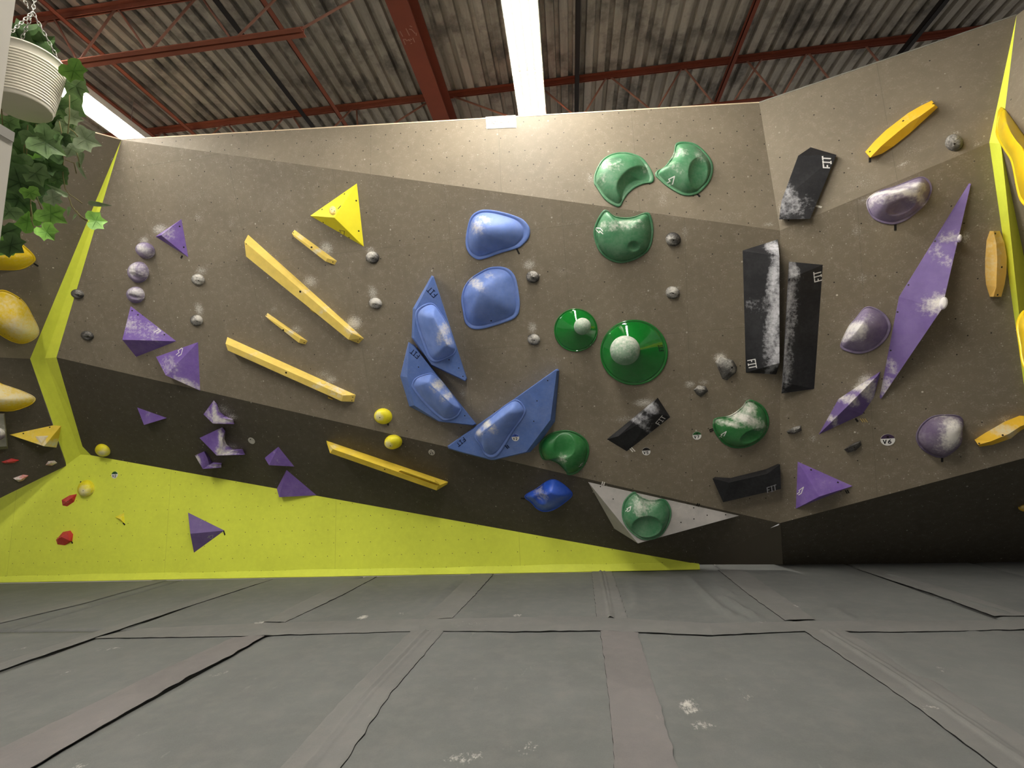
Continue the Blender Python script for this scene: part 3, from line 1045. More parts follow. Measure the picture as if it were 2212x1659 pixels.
# ------------------------------------------------------------------ building holds on the facets
def bvh_of(o):
    o0 = ORG[o.name]
    me = o.data
    return BVHTree.FromPolygons([v.co + o0 for v in me.vertices], [tuple(p.vertices) for p in me.polygons])


BV = {}


def on(o, p):
    if o.name not in BV:
        BV[o.name] = bvh_of(o)
    h = BV[o.name].ray_cast(EYE, ray(p).normalized())
    return (h[0], h[1]) if h[0] is not None else (None, None)


def chalk_attr(o, chalk):
    me = o.data
    o0 = ORG[o.name]
    vals = [0.0] * len(me.vertices)
    for c in chalk:
        w, _ = on(o, (c[0], c[1]))
        if w is None:
            continue
        k = (w - EYE).length / F
        ang = math.radians(c[5]) if len(c) > 5 else 0
        rx = c[2] * k
        ry = (c[3] if len(c) > 4 else c[2]) * k
        s_ = c[4] if len(c) > 4 else c[3]
        # camera-plane directions stand in for the long and short axis of the smear
        ex = ROT @ V((math.cos(ang), math.sin(ang), 0))
        ey = ROT @ V((-math.sin(ang), math.cos(ang), 0))
        for i, v in enumerate(me.vertices):
            d = v.co + o0 - w
            q = math.sqrt((d.dot(ex) / rx) ** 2 + (d.dot(ey) / ry) ** 2)
            if q < 1.5:
                t = 1 - q / 1.5
                vals[i] = max(vals[i], s_ * t * t * (3 - 2 * t) * 1.35)
    a = me.attributes.get('chalk') or me.attributes.new('chalk', 'FLOAT', 'POINT')
    a.data.foreach_set('value', vals)


def from_bm(name, bm, mat, smooth=False, parent=None):
    vs = [v.co.copy() for v in bm.verts]
    bm.verts.index_update()
    fs = [tuple(v.index for v in f.verts) for f in bm.faces]
    bm.free()
    return mk(name, vs, fs, mat, parent, smooth)


def pts3(pl, base, tops):
    return [pl.hit((p[0], p[1]), p[2] if len(p) > 2 else 0) for p in base], [pl.hit((p[0], p[1]), p[2]) for p in tops]


def refine(bm, L):
    bmesh.ops.triangulate(bm, faces=bm.faces[:])
    for _ in range(6):
        es = [e for e in bm.edges if e.calc_length() > L]
        if not es or len(bm.faces) > 6000:
            break
        bmesh.ops.subdivide_edges(bm, edges=es, cuts=1)
        bmesh.ops.triangulate(bm, faces=[f for f in bm.faces if len(f.verts) > 3])


def hull(name, label, cat, pl, base, tops, mat, bev=.006, chalk=(), L=.05, group=None):
    """flat-faced plywood volume: base outline on the facet, raised corners above it"""
    b, t = pts3(pl, base, tops)
    bm = bmesh.new()
    for p in b + t:
        bm.verts.new(p)
    for p in b:
        bm.verts.new(p - pl.n * .004)
    r = bmesh.ops.convex_hull(bm, input=bm.verts[:])
    bad = [v for v in bm.verts if not v.link_faces]
    bmesh.ops.delete(bm, geom=bad, context='VERTS')
    bmesh.ops.dissolve_limit(bm, angle_limit=.02, verts=bm.verts[:], edges=bm.edges[:])
    if bev:
        es = [e for e in bm.edges if len(e.link_faces) == 2 and e.calc_face_angle(0) > .12]
        bmesh.ops.bevel(bm, geom=es, offset=bev, segments=2, affect='EDGES', profile=.5, clamp_overlap=True)
    if chalk:
        refine(bm, L)
    bmesh.ops.recalc_face_normals(bm, faces=bm.faces[:])
    o = from_bm(name, bm, mat)
    tag(o, label, cat, group)
    chalk_attr(o, chalk)
    return o


def prism(name, label, cat, pl, front, back, faces_extra, mat, chalk=(), bev=.003, L=.03, group=None):
    """loft between an outline on the facet (back) and the matching raised outline (front), any shape"""
    bm = bmesh.new()
    fv = [bm.verts.new(pl.hit((p[0], p[1]), p[2])) for p in front]
    bv = [bm.verts.new(pl.hit((p[0], p[1]), p[2] if len(p) > 2 else -.004)) for p in back]
    n = len(fv)
    if faces_extra is None:
        bm.faces.new(fv)
    else:
        for f in faces_extra:
            bm.faces.new([fv[i] for i in f])
    for i in range(n):
        j = (i + 1) % n
        try:
            bm.faces.new((fv[i], bv[i], bv[j], fv[j]))
        except ValueError:
            pass
    try:
        bm.faces.new(bv[::-1])
    except ValueError:
        pass
    bmesh.ops.triangulate(bm, faces=bm.faces[:])
    refine(bm, L)
    bmesh.ops.recalc_face_normals(bm, faces=bm.faces[:])
    o = from_bm(name, bm, mat)
    tag(o, label, cat, group)
    chalk_attr(o, chalk)
    return o


def smooth_closed(P, n):
    """closed Catmull-Rom through the points, resampled evenly"""
    m = len(P)
    dense = []
    for i in range(m):
        p0, p1, p2, p3 = P[i - 1], P[i], P[(i + 1) % m], P[(i + 2) % m]
        for k in range(12):
            t = k / 12
            dense.append(.5 * ((2 * p1) + (p2 - p0) * t + (2 * p0 - 5 * p1 + 4 * p2 - p3) * t * t + (3 * p1 - p0 - 3 * p2 + p3) * t ** 3))
    ds = [0]
    for i in range(len(dense)):
        ds.append(ds[-1] + (dense[(i + 1) % len(dense)] - dense[i]).length)
    out, j = [], 0
    for k in range(n):
        d = ds[-1] * k / n
        while ds[j + 1] < d:
            j += 1
        out.append(dense[j].lerp(dense[(j + 1) % len(dense)], (d - ds[j]) / max(1e-9, ds[j + 1] - ds[j])))
    return out


def ell(cx, cy, rx, ry, ang=0, n=12):
    a = math.radians(ang)
    return [(cx + rx * math.cos(t) * math.cos(a) - ry * math.sin(t) * math.sin(a), cy + rx * math.cos(t) * math.sin(a) + ry * math.sin(t) * math.cos(a)) for t in [2 * math.pi * i / n for i in range(n)]]


PROF = {
    'dome': lambda s: math.sqrt(max(0, 1 - s * s)),
    'bump': lambda s: .5 + .5 * math.cos(math.pi * min(1, s)),
    'soft': lambda s: max(0, 1 - s * s) ** 1.15,
    'moon': lambda s: max(0, 1 - s ** 3.2) ** .8,
    'cone': lambda s: (1 - s) ** 1.12,
    'flat': lambda s: max(0, 1 - s ** 5) ** .7,
}


def blob(name, label, cat, pl, outline, peak, hgt, mat, prof='soft', flange=.1, hf=.012, dishes=(), chalk=(), rings=18, seg=72, rough=0.0, ridge=None, group=None, creases=(), keep_center=False):
    """moulded hold: outline on the facet (survey points), rising to its peak; dishes are hollows (x, y, rx, ry, angle, depth)"""
    P = [pl.hit(p) for p in outline]
    P = smooth_closed(P, seg)
    if keep_center:
        foot = pl.hit(peak)
    else:
        foot = pl.hit(peak, hgt)
        foot = foot - pl.n * (foot - pl.o).dot(pl.n)
    dl = []
    for (x, y, rx, ry, an, dp) in dishes:
        hh = hgt * .75
        c = pl.hit((x, y), hh)
        a_ = math.radians(an)
        e1 = pl.hit((x + rx * math.cos(a_), y + rx * math.sin(a_)), hh) - c
        e2 = pl.hit((x - ry * math.sin(a_), y + ry * math.cos(a_)), hh) - c
        dl.append((c - pl.n * (c - pl.o).dot(pl.n), e1, e2, dp))
    rid = None
    if ridge:
        r0_, r1_ = [pl.hit(q, hgt) for q in ridge]
        rid = (r0_ - pl.n * (r0_ - pl.o).dot(pl.n), r1_ - pl.n * (r1_ - pl.o).dot(pl.n))
    vs = [None]
    fs = []
    pf = PROF[prof]

    def height(p, s):
        if s >= 1:
            return hf
        h = hf + (hgt - hf) * pf(s)
        for (c, e1, e2, dp) in dl:
            d = p - c
            # barycentric coordinates in the hollow's own axes
            a11, a12, a22 = e1.dot(e1), e1.dot(e2), e2.dot(e2)
            b1, b2 = d.dot(e1), d.dot(e2)
            det = a11 * a22 - a12 * a12
            x, y = (b1 * a22 - b2 * a12) / det, (b2 * a11 - b1 * a12) / det
            q = x * x + y * y
            if q < 1:
                h -= dp * (1 - q) ** .75
        if rough:
            h += rough * mnoise.noise(p * 22) * min(1, 2 * (1 - s)) + rough * .5 * mnoise.noise(p * 55) * min(1, 2 * (1 - s))
        return max(h, .004)
    # spine: rings run from the ridge line (or the foot) out to the outline
    t1 = 1 - flange
    TS = [(k / rings) ** .9 * t1 * .985 for k in range(1, rings + 1)] + [t1 * 1.0001, t1 + (1 - t1) * .22, t1 + (1 - t1) * .75, 1.0]
    rings = len(TS)
    for ti, t in enumerate(TS):
        for q in P:
            c = foot
            if rid:
                d = rid[1] - rid[0]
                u = max(0, min(1, (q - rid[0]).dot(d) / d.dot(d)))
                c = rid[0] + d * u
            p = c.lerp(q, t)
            s = t / (1 - flange)
            vs.append(p + pl.n * (height(p, s) * (.35 if ti == rings - 4 else .75 if ti == rings - 1 else 1)))
    c0 = (rid[0] + rid[1]) / 2 if rid else foot
    vs[0] = c0 + pl.n * height(c0, 0)
    n = seg
    for i in range(n):
        fs.append((0, 1 + i, 1 + (i + 1) % n))
    for k in range(rings - 1):
        for i in range(n):
            a_, b_ = 1 + k * n + i, 1 + k * n + (i + 1) % n
            fs.append((a_, a_ + n, b_ + n, b_))
    b0 = len(vs)
    for q in P:
        vs.append(q - pl.n * .004)
    e = 1 + (rings - 1) * n
    for i in range(n):
        fs.append((e + i, b0 + i, b0 + (i + 1) % n, e + (i + 1) % n))
    fs.append(tuple(b0 + i for i in range(n))[::-1])
    # outward normals
    nn = (vs[fs[0][1]] - vs[0]).cross(vs[fs[0][2]] - vs[0])
    if nn.dot(pl.n) < 0:
        fs = [f[::-1] for f in fs]
    o = mk(name, vs, fs, mat, smooth=True)
    tag(o, label, cat, group)
    chalk_attr(o, chalk)
    return o


def plate(name, o, px, r, h, mat, seg=14, lift=.0, label=None):
    """small round part set into a hold's surface where the survey shows it"""
    w, n = on(o, px)
    if w is None:
        return
    if n.dot(EYE - w) < 0:
        n = -n
    a_ = n.orthogonal().normalized()
    b_ = n.cross(a_)
    vs, fs = [], []
    for z, rr in ((-.004, r), (lift + h * .6, r), (lift + h, r * .75)):
        for i in range(seg):
            t = 2 * math.pi * i / seg
            vs.append(w + n * z + (a_ * math.cos(t) + b_ * math.sin(t)) * rr)
    for k in range(2):
        for i in range(seg):
            fs.append((k * seg + i, k * seg + (i + 1) % seg, (k + 1) * seg + (i + 1) % seg, (k + 1) * seg + i))
    fs.append(tuple(2 * seg + i for i in range(seg)))
    c = mk(name, vs, fs, mat, o)
    if label:
        c['label'] = label
    return c


def holes(o, pts, r=.009):
    for p in pts:
        plate('bolt_hole', o, p, r, .0012, 'bolt')


def decal(name, o, strokes, width, mat, lift=.0015, label=None, surf=None):
    """print on a hold: strokes in survey points laid on the surface"""
    acc = Acc()
    for st in strokes:
        pts = []
        for i in range(len(st) - 1):
            k = max(1, int(math.hypot(st[i + 1][0] - st[i][0], st[i + 1][1] - st[i][1]) / 4))
            pts += [lerp2(st[i], st[i + 1], j / k) for j in range(k)]
        pts.append(st[-1])
        W3 = []
        for p in pts:
            w, n = on(o, p) if surf is None else (surf.hit(p), surf.n)
            if w is None:
                continue
            if n.dot(EYE - w) < 0:
                n = -n
            W3.append((w + n * lift, n))
        for i in range(len(W3) - 1):
            (p, n), (q, n2) = W3[i], W3[i + 1]
            d = (q - p)
            if d.length < 1e-5 or d.length > .2:
                continue
            d.normalize()
            sd = d.cross(n).normalized() * width / 2
            e_ = d * width * .3
            b0 = [p - e_ - sd, q + e_ - sd, q + e_ + sd, p - e_ + sd]
            acc.add([v - n * .0012 for v in b0] + b0, [(4, 5, 6, 7), (0, 1, 5, 4), (1, 2, 6, 5), (2, 3, 7, 6), (3, 0, 4, 7)])
    if not acc.v:
        print('no decal', name, o.name)
        return
    c = acc.build(name, mat, o)
    if label:
        c['label'] = label
    return c


FONT = {
    'F': [[(0, 0), (0, 1), (.8, 1)], [(0, .5), (.6, .5)]],
    'I': [[(.4, 0), (.4, 1)], [(.1, 1), (.7, 1)], [(.1, 0), (.7, 0)]],
    'T': [[(.4, 0), (.4, 1)], [(0, 1), (.85, 1)]],
    'P': [[(0, 0), (0, 1), (.6, 1), (.7, .85), (.7, .62), (.6, .47), (0, .47)]],
    'R': [[(0, 0), (0, 1), (.6, 1), (.7, .85), (.7, .62), (.6, .5), (0, .5)], [(.4, .5), (.72, 0)]],
    'O': [[(.2, 0), (0, .18), (0, .82), (.2, 1), (.5, 1), (.7, .82), (.7, .18), (.5, 0), (.2, 0)]],
    'Q': [[(.2, 0), (0, .18), (0, .82), (.2, 1), (.5, 1), (.7, .82), (.7, .18), (.5, 0), (.2, 0)], [(.15, .12), (.55, .9)]],
    'G': [[(.7, .8), (.5, 1), (.2, 1), (0, .82), (0, .18), (.2, 0), (.55, 0), (.7, .15), (.7, .5), (.4, .5)]],
    'C': [[(.7, .75), (.5, 1), (.2, 1), (0, .82), (0, .18), (.2, 0), (.5, 0), (.7, .25)]],
    'K': [[(0, 0), (0, 1)], [(.7, 1), (0, .42)], [(.25, .6), (.75, 0)]],
    '.': [[(.05, 0), (.05, .09)]],
    'V': [[(0, 1), (.38, 0), (.76, 1)]],
    '2': [[(0, .8), (.2, 1), (.55, 1), (.7, .8), (.65, .55), (0, 0), (.75, 0)]],
    '5': [[(.7, 1), (.1, 1), (.05, .55), (.5, .6), (.7, .4), (.65, .1), (.4, 0), (0, .08)]],
    '6': [[(.6, 1), (.2, .75), (0, .35), (.1, .05), (.45, 0), (.7, .2), (.6, .5), (.3, .55), (.05, .4)]],
    '7': [[(0, 1), (.72, 1), (.25, 0)]],
    ' ': [],
    '*': [[(0, .2), (.45, .42), (.2, .68), (1.0, 1.0), (.86, .05), (.4, -.05)]],
}


def text(s, org, ux, uy, adv=1.0):
    out = []
    x = 0
    for ch in s:
        for st in FONT[ch]:
            out.append([(org[0] + ux[0] * (x + a_) + uy[0] * b_, org[1] + ux[1] * (x + a_) + uy[1] * b_) for a_, b_ in st])
        x += (.35 if ch == '.' else .5 if ch == ' ' else adv)
    return out


def tape(label, pl, a_, b_, mat='tapeblack', w=.018):
    p, q = pl.hit(a_), pl.hit(b_)
    d = (q - p).normalized()
    s_ = d.cross(pl.n) * w / 2
    c = [p - s_, q - s_, q + s_, p + s_]
    vs = [v + pl.n * .0005 for v in c] + [v + pl.n * .003 for v in c]
    o = mk('tape_mark', vs, [(4, 5, 6, 7), (0, 1, 5, 4), (1, 2, 6, 5), (2, 3, 7, 6), (3, 0, 4, 7)], mat)
    tag(o, label, 'tape mark', 'strips of tape marking the starts')


def route_tag(label, pl, px, r, top, txt, ring=False):
    c = pl.hit(px)
    k = (c - EYE).length / F
    # disc seen as a disc of the given pixel radius
    R_ = r * k
    up = (V((0, 0, 1)) - pl.n * pl.n.z).normalized()
    rt = up.cross(pl.n)
    vs, fs = [], []
    seg = 28
    for z, rr in ((.0, R_), (.004, R_)):
        for i in range(seg):
            t = 2 * math.pi * i / seg
            vs.append(c + pl.n * z + (rt * math.cos(t) + up * math.sin(t)) * rr)
    for i in range(seg):
        fs.append((i, (i + 1) % seg, seg + (i + 1) % seg, seg + i))
    fs.append(tuple(seg + i for i in range(seg)))
    o = mk('route_tag', vs, fs, 'taggrey' if ring else 'tagwhite')
    tag(o, label, 'grade tag', 'round grade tags on the wall')
    cap, cf = [], []
    for z, rr in ((.0042, R_ * 1.0), (.006, R_ * 1.0)):
        for i in range(15):
            t = math.radians(15 + 150 * i / 14)
            cap.append(c + pl.n * z + (rt * math.cos(t) + up * math.sin(t)) * rr)
    cf = [tuple(15 + i for i in range(15))] + [(i, i + 1, 16 + i, 15 + i) for i in range(14)] + [(14, 0, 15, 29)]
    capo = mk('cap', cap, cf, top, o)
    b_ = [c + pl.n * .0065 + up * R_ * .55 + (rt * math.cos(t) + up * math.sin(t)) * R_ * .16 for t in [2 * math.pi * i / 10 for i in range(10)]]
    mk('bolt', b_ + [p + pl.n * .002 for p in b_], [tuple(10 + i for i in range(10))] + [(i, (i + 1) % 10, 10 + (i + 1) % 10, 10 + i) for i in range(10)], 'bolt', capo)
    if txt:
        acc = Acc()
        x = -.62
        for ch in txt:
            for st in FONT[ch]:
                P_ = [c + pl.n * .0046 + rt * R_ * (x + .68 * a2 * .75) + up * R_ * (-.62 + .62 * b2) for a2, b2 in st]
                for i in range(len(P_) - 1):
                    d = (P_[i + 1] - P_[i]).normalized()
                    s2 = d.cross(pl.n) * R_ * .075
                    e2 = d * R_ * .04
                    acc.add([P_[i] - e2 - s2, P_[i + 1] + e2 - s2, P_[i + 1] + e2 + s2, P_[i] - e2 + s2], [(0, 1, 2, 3)])
            x += .68
        acc.build('lettering', 'ink', o)
    return o


VOL, HOLD = 'wall volume', 'climbing hold'
#@@PART3

# ------------------------------------------------------------------ purple pieces on the left
PT = 'purple wooden volumes'
o = hull('triangular_volume', 'small purple triangular volume left of the yellow bars, topmost of the purple ones', VOL, MID, [(392, 473), (407, 556), (336, 511)], [(348, 508, .10)], 'purple', chalk=[(362, 500, 16, .45)], group=PT)
holes(o, [(388, 489), (397, 534)])
o = hull('triangular_volume', 'purple pyramid volume under the three round purple holds', VOL, MID, [(282, 661), (381, 737), (294, 771)], [(264, 734, .17)], 'purple', chalk=[(280, 700, 18, 30, .45, 60), (330, 715, 30, .3)], group=PT)
holes(o, [(285.5, 671), (298, 680), (355, 723)])
decal('logo', o, text('*', (331, 721), (19, -6), (8, -16)), .009, 'inkwhite', label='white angular logo')
o = hull('triangular_volume', 'purple pyramid volume sitting on the bend above the dark panel', VOL, MID, [(428, 739), (432.5, 844), (372, 806), (345, 777)], [(337, 771, .04), (358, 811, .11)], 'purple', chalk=[(405, 828, 26, 8, .9, -25), (365, 790, 22, .4)], group=PT)
decal('logo', o, text('*', (380, 770), (13, -4), (3, -17)), .009, 'inkwhite', label='white angular logo')
hull('triangular_volume', 'flat purple triangle on the dark panel at the left', VOL, UNDER, [(296, 880), (361, 903), (325, 909)], [(311, 918, .07)], 'purple', chalk=[(320, 895, 10, .2)], group=PT)
o = prism('scooped_volume', 'chalky purple scooped volume, upper of the stacked pair', VOL, UNDER,
          [(461.6, 865, .03), (439.5, 895, .05), (460, 915, .13), (506, 916, .04), (500, 907, .05), (480, 903, .07), (471, 892, .06), (469, 874, .03)],
          [(463, 866), (446, 893), (468, 908), (506, 915), (503, 905), (487, 899), (475, 889), (470, 874)], [(0, 1, 2), (0, 2, 7), (2, 6, 7), (2, 5, 6), (2, 3, 5), (3, 4, 5)], 'purple',
          chalk=[(463, 890, 5, 22, 1.0, 0), (480, 909, 22, 6, 1.0, 0), (466, 905, 10, 1.0), (452, 895, 12, .5)], group=PT)
o = prism('scooped_volume', 'chalky purple scooped volume, lower and larger of the stacked pair', VOL, UNDER,
          [(480, 923, .03), (431, 946, .06), (468, 984, .16), (529.5, 982, .04), (522, 971, .05), (497, 976, .08), (483, 965, .09), (480, 950, .08), (486, 931, .03)],
          [(482, 924), (442, 942), (478, 972), (529, 981), (524, 970), (503, 970), (490, 960), (485, 948), (487, 931)], [(0, 1, 2), (0, 2, 8), (2, 7, 8), (2, 6, 7), (2, 5, 6), (2, 3, 5), (3, 4, 5)], 'purple',
          chalk=[(477, 950, 6, 26, 1.0, 0), (490, 978, 20, 6, 1.0, 0), (476, 975, 10, 1.0)], group=PT)
o = prism('scooped_volume', 'dark purple block shaded under the stacked scooped volumes', VOL, UNDER,
          [(421, 984, .05), (438, 1013, .12), (478, 1010, .05), (478, 1002, .05), (452, 1004, .07), (448, 990, .06), (441, 975, .05)],
          [(428, 982), (446, 1002), (478, 1007), (479, 1000), (458, 998), (452, 986), (444, 975)], [(0, 1, 6), (1, 5, 6), (1, 4, 5), (1, 2, 4), (2, 3, 4)], 'purple', chalk=[(427, 992, 6, 14, 1.0, 25), (466, 1006, 16, 4, .6, 0)], group=PT)
holes(o, [(473, 1005), (424, 984)], .006)
hull('triangular_volume', 'small purple pyramid on the dark panel right of the stacked scoops', VOL, UNDER, [(601.5, 965), (636, 1008), (582, 1000), (573, 988)], [(572, 990, .02), (581, 1005, .08)], 'purple', chalk=[(595, 985, 3, 22, .3, 20)], group=PT)
hull('triangular_volume', 'deep purple pyramid at the bottom edge of the dark panel', VOL, UNDER, [(619, 1015), (684, 1070), (612, 1063), (600, 1052)], [(598, 1056, .02), (603, 1074, .12)], 'purple', chalk=[(640, 1050, 10, .15)], group=PT)
o = hull('triangular_volume', 'lone purple pyramid volume on the lime wall', VOL, LIME, [(406, 1107), (485, 1146), (419, 1194)], [(411, 1153, .13)], 'purplelong', group=PT, chalk=[(430, 1130, 10, .15)])
decal('logo', o, text('*', (448, 1163), (13, 0), (-1, -7)), .008, 'inkgrey', label='grey angular logo')

RP = 'rounded purple chalky holds in a column'
for lab, ol, pk, h_, ch, di in (
        ('round chalky purple hold, top of the column of three', ell(315, 541, 21, 17, 25), (308, 536), .085, [(305, 536, 14, 8, 1.0, -20), (318, 548, 14, .5)], ()),
        ('round chalky purple hold, middle and largest of the column of three', ell(300, 588, 22, 23, 0), (291, 584), .10, [(285, 581, 10, 14, 1.0, -20), (306, 585, 16, .5)], ((296, 598, 16, 7, 30, .02),)),
        ('round chalky purple hold, bottom of the column of three', ell(294, 637, 19, 18, 10), (288, 630), .085, [(290, 630, 16, 8, 1.0, 0), (300, 640, 12, .5)], ((290, 641, 12, 5, 20, .02),))):
    o = blob('round_hold', lab, HOLD, MID, ol, pk, h_, 'purplegrey', 'dome', .06, .008, di, ch, 14, 48, .006, group=RP)

# ------------------------------------------------------------------ yellow pieces on the middle panel
o = hull('pyramid_volume', 'bright yellow three-sided pyramid volume above the bars', VOL, MID, [(771, 396), (786, 533), (670, 466)], [(722, 470, .17)], 'yellow', chalk=[(750, 420, 4, 10, .2)], bev=.005)
holes(o, [(744, 419), (769.5, 433.5), (695.7, 452.5), (775, 499), (698, 480.5), (754, 513)])
decal('slot', o, [[(730.5, 451), (736, 445)]], .012, 'bolt')
decal('logo', o, text('*', (731, 503), (14, 6), (-1, -10)), .006, 'inkbrown', label='faint angular logo')
YF = Plane(MID.hit((771, 396)), MID.hit((670, 466)), MID.hit((722, 470), .17))
o2 = blob('small_grip', 'small cream grip screwed to the left face of the yellow pyramid', HOLD, YF, ell(719, 455, 7.5, 10, 0), (719, 453), .02, 'wood', 'flat', .05, .004, (), [(719, 452, 8, .6)], 8, 24)
holes(o2, [(716.5, 452.5), (722.5, 456)], .005)

WB = 'yellow wooden bars'
o = hull('wooden_bar', 'longest yellow wooden bar, slanting down beside the purple triangle', VOL, MID, [(536, 507), (786, 731), (775, 742), (543, 556)], [(528, 522, .09), (759, 719, .09), (752.5, 733.5, .09), (531.5, 554, .09)], 'wood', chalk=[(660, 628, 16, 5, .5, 40), (762, 712, 14, .7), (700, 668, 30, 6, .4, 42)], group=WB)
holes(o, [(648.5, 630)], .013)
holes(o, [(777, 732), (773, 737), (528, 530), (532, 527)], .006)
plate('wood_plug', o, (660.5, 623), .028, .004, 'wood')
plate('wood_plug', o, (761, 712), .026, .004, 'wood')
hull('small_grip', 'small cream edge under the longest yellow bar', HOLD, MID, [(669, 666), (681, 674), (679, 676.5), (671, 671)], [(669, 668, .03), (680, 675, .03)], 'wood')
o = hull('wooden_bar', 'short yellow wooden bar below the yellow pyramid', VOL, MID, [(636, 496.5), (728, 563.5), (723, 572), (637, 512)], [(630.5, 504, .045), (707, 558, .045), (703.5, 565, .045), (634.5, 511, .045)], 'wood', chalk=[(690, 540, 30, 6, .8, 36), (650, 510, 10, .4)], group=WB)
holes(o, [(673, 534)], .011)
holes(o, [(719, 566), (634, 503)], .006)
o = hull('wooden_bar', 'short yellow wooden bar between the two long bars', VOL, MID, [(578, 676), (664.6, 736.5), (660, 744), (580, 688)], [(573, 682.5, .045), (649, 731, .045), (645, 740.5, .045), (578, 687.5, .045)], 'wood', chalk=[(630, 716, 26, 6, .7, 35), (582, 682, 8, .4)], group=WB)
holes(o, [(612, 713)], .011)
holes(o, [(657, 740), (576, 681)], .006)
o = hull('wooden_bar', 'long pale yellow wooden bar below the longest one', VOL, MID, [(491, 728), (768.5, 853), (765, 868), (505, 762)], [(487, 742, .09), (741, 854, .09), (738, 867, .09), (492, 757, .09)], 'wood', chalk=[(700, 828, 40, 6, .7, 24), (730, 842, 20, .5), (560, 762, 60, 6, .3, 24)], group=WB)
holes(o, [(618, 805)], .012)
holes(o, [(762, 858), (760, 865)], .006)
plate('wood_plug', o, (699, 826.5), .03, .004, 'wood')
hull('small_grip', 'small cream edge under the long pale bar', HOLD, MID, [(708, 855), (720, 862), (718, 864), (709, 861)], [(708, 857.5, .03), (719, 863, .03)], 'wood')
o = hull('wooden_bar', 'yellow wooden bar on the dark panel under the two yellow balls', VOL, UNDER, [(705, 952), (968, 1041), (966, 1046), (706, 958)], [(719, 970, .15), (946, 1049.5, .15), (943, 1059.5, .15), (713, 979, .15)], 'woodlow', chalk=[(720, 965, 10, .4), (760, 978, 40, 6, .2, 20)], group=WB)
holes(o, [(831, 1014)], .008)
hull('small_bar', 'short yellow bar screwed along the lower end of the bar on the dark panel', VOL, Plane(UNDER.hit((705, 952)), UNDER.hit((968, 1041)), UNDER.hit((719, 970), .15)), [(866, 1013), (944, 1040), (950, 1047), (861, 1017)], [(868, 1011, .03), (939, 1036, .03), (940, 1042, .03), (866, 1016, .03)], 'woodlow')

YB = 'small yellow ball holds'
for lab, pl, ol, pk, h_, ch, groove, hole, r_ in (
        ('pale yellow ball hold with a dark bolt, above the bend right of the long bar', MID, ell(828, 899, 19.5, 17, 10), (822, 897), .075, [(818, 900, 11, .9)], [[(833, 884), (838, 892), (838, 902), (834, 911)]], (820.5, 902), .006),
        ('bright yellow two-lobed ball hold on the bend beside the bar', UNDER, ell(850, 954, 19, 15, 0), (842, 958), .085, [(838, 961, 10, .9)], [[(838, 945), (848, 950), (854, 958), (852, 967)]], (843, 963), .004),
        ('small yellow ball hold at the foot of the dark panel by the edge strip', UNDER, ell(223, 972, 16.5, 12, 30), (217, 977), .075, [(219, 979, 12, 6, 1.0, 25)], [[(207, 966), (216, 967), (226, 973), (234, 981)]], None, 0),
        ('yellow two-lobed ball hold on the lime wall', LIME, ell(187, 1055, 17, 18.5, 30), (183, 1060), .09, [(179, 1063, 11, .9)], [[(174, 1047), (182, 1044), (192, 1047), (198, 1055), (198, 1064)]], (179.5, 1060), .005)):
    o = blob('ball_hold', lab, HOLD, pl, ol, pk, h_, 'yellow', 'dome', .04, .01, (), ch, 14, 40, group=YB)
    decal('groove', o, groove, .007, 'woodlow', .0006)
    if hole:
        plate('bolt', o, hole, .006, .002, 'bolt')
hull('small_triangle_hold', 'tiny lime-yellow triangle hold on the lime wall', HOLD, LIME, [(248, 1117), (268, 1108), (269, 1131)], [(259, 1121, .05)], 'yellow', .003, [(260, 1118, 8, .3)])

# ------------------------------------------------------------------ big yellow pieces at the far left
GY = 'glossy yellow holds at the left edge'
o = blob('scoop_hold', 'glossy yellow scoop hold at the left edge, half behind the ivy', HOLD, LEFT, [(23, 509), (51, 529), (76, 554), (73, 567), (51, 580), (20, 583.5), (-20, 580), (-70, 566), (-80, 540), (-40, 512), (-5, 503)], (-14, 552), .16, 'gold', 'soft', .05, .012, (), [(15, 545, 20, .2)], 16, 64, group=GY)
o = blob('scoop_hold', 'large glossy yellow hold in the middle of the left edge', HOLD, LEFT, [(-10, 627), (15, 628), (51, 650), (73, 686), (85, 714), (77, 731), (51, 742), (25, 737), (-5, 720), (-40, 700), (-66, 660), (-50, 634)], (30, 706), .18, 'gold', 'soft', .04, .012, (), [(58, 712, 20, 26, .9, -30), (10, 660, 18, .5), (30, 680, 20, .35)], 16, 64, group=GY)
holes(o, [(10, 722), (20, 726), (26, 731), (43, 645)], .006)
o = blob('scoop_hold', 'chalky yellow hold at the left edge above the yellow pyramid', HOLD, LEFTLOW, [(-20, 822), (10, 831), (53, 846), (77, 860), (67, 874), (31, 887), (0, 888), (-40, 885), (-80, 868), (-70, 838)], (-6, 862), .16, 'gold', 'soft', .04, .012, (), [(14, 860, 34, 10, 1.0, 15), (-10, 850, 20, .8)], 16, 64, group=GY)
o = hull('pyramid_volume', 'yellow wooden pyramid overlapping the lime edge strip at the left', VOL, LEFTLOW, [(20, 939), (137, 914), (126, 953), (122, 967)], [(95, 964, .16)], 'woodlow', .004, [(95, 962, 10, .8), (60, 938, 20, .15)])
holes(o, [(50.5, 936.5), (107.5, 923)], .009)
YL = Plane(LEFTLOW.hit((20, 939)), LEFTLOW.hit((137, 914)), LEFTLOW.hit((95, 964), .16))
hull('small_triangle_hold', 'small worn triangular grip on the yellow pyramid at the left', HOLD, YL, [(75, 942), (105, 941), (90, 962)], [(82, 944, .012), (98, 943.5, .012), (90, 956, .012)], 'wood', .003, [(88, 948, 10, .8)])
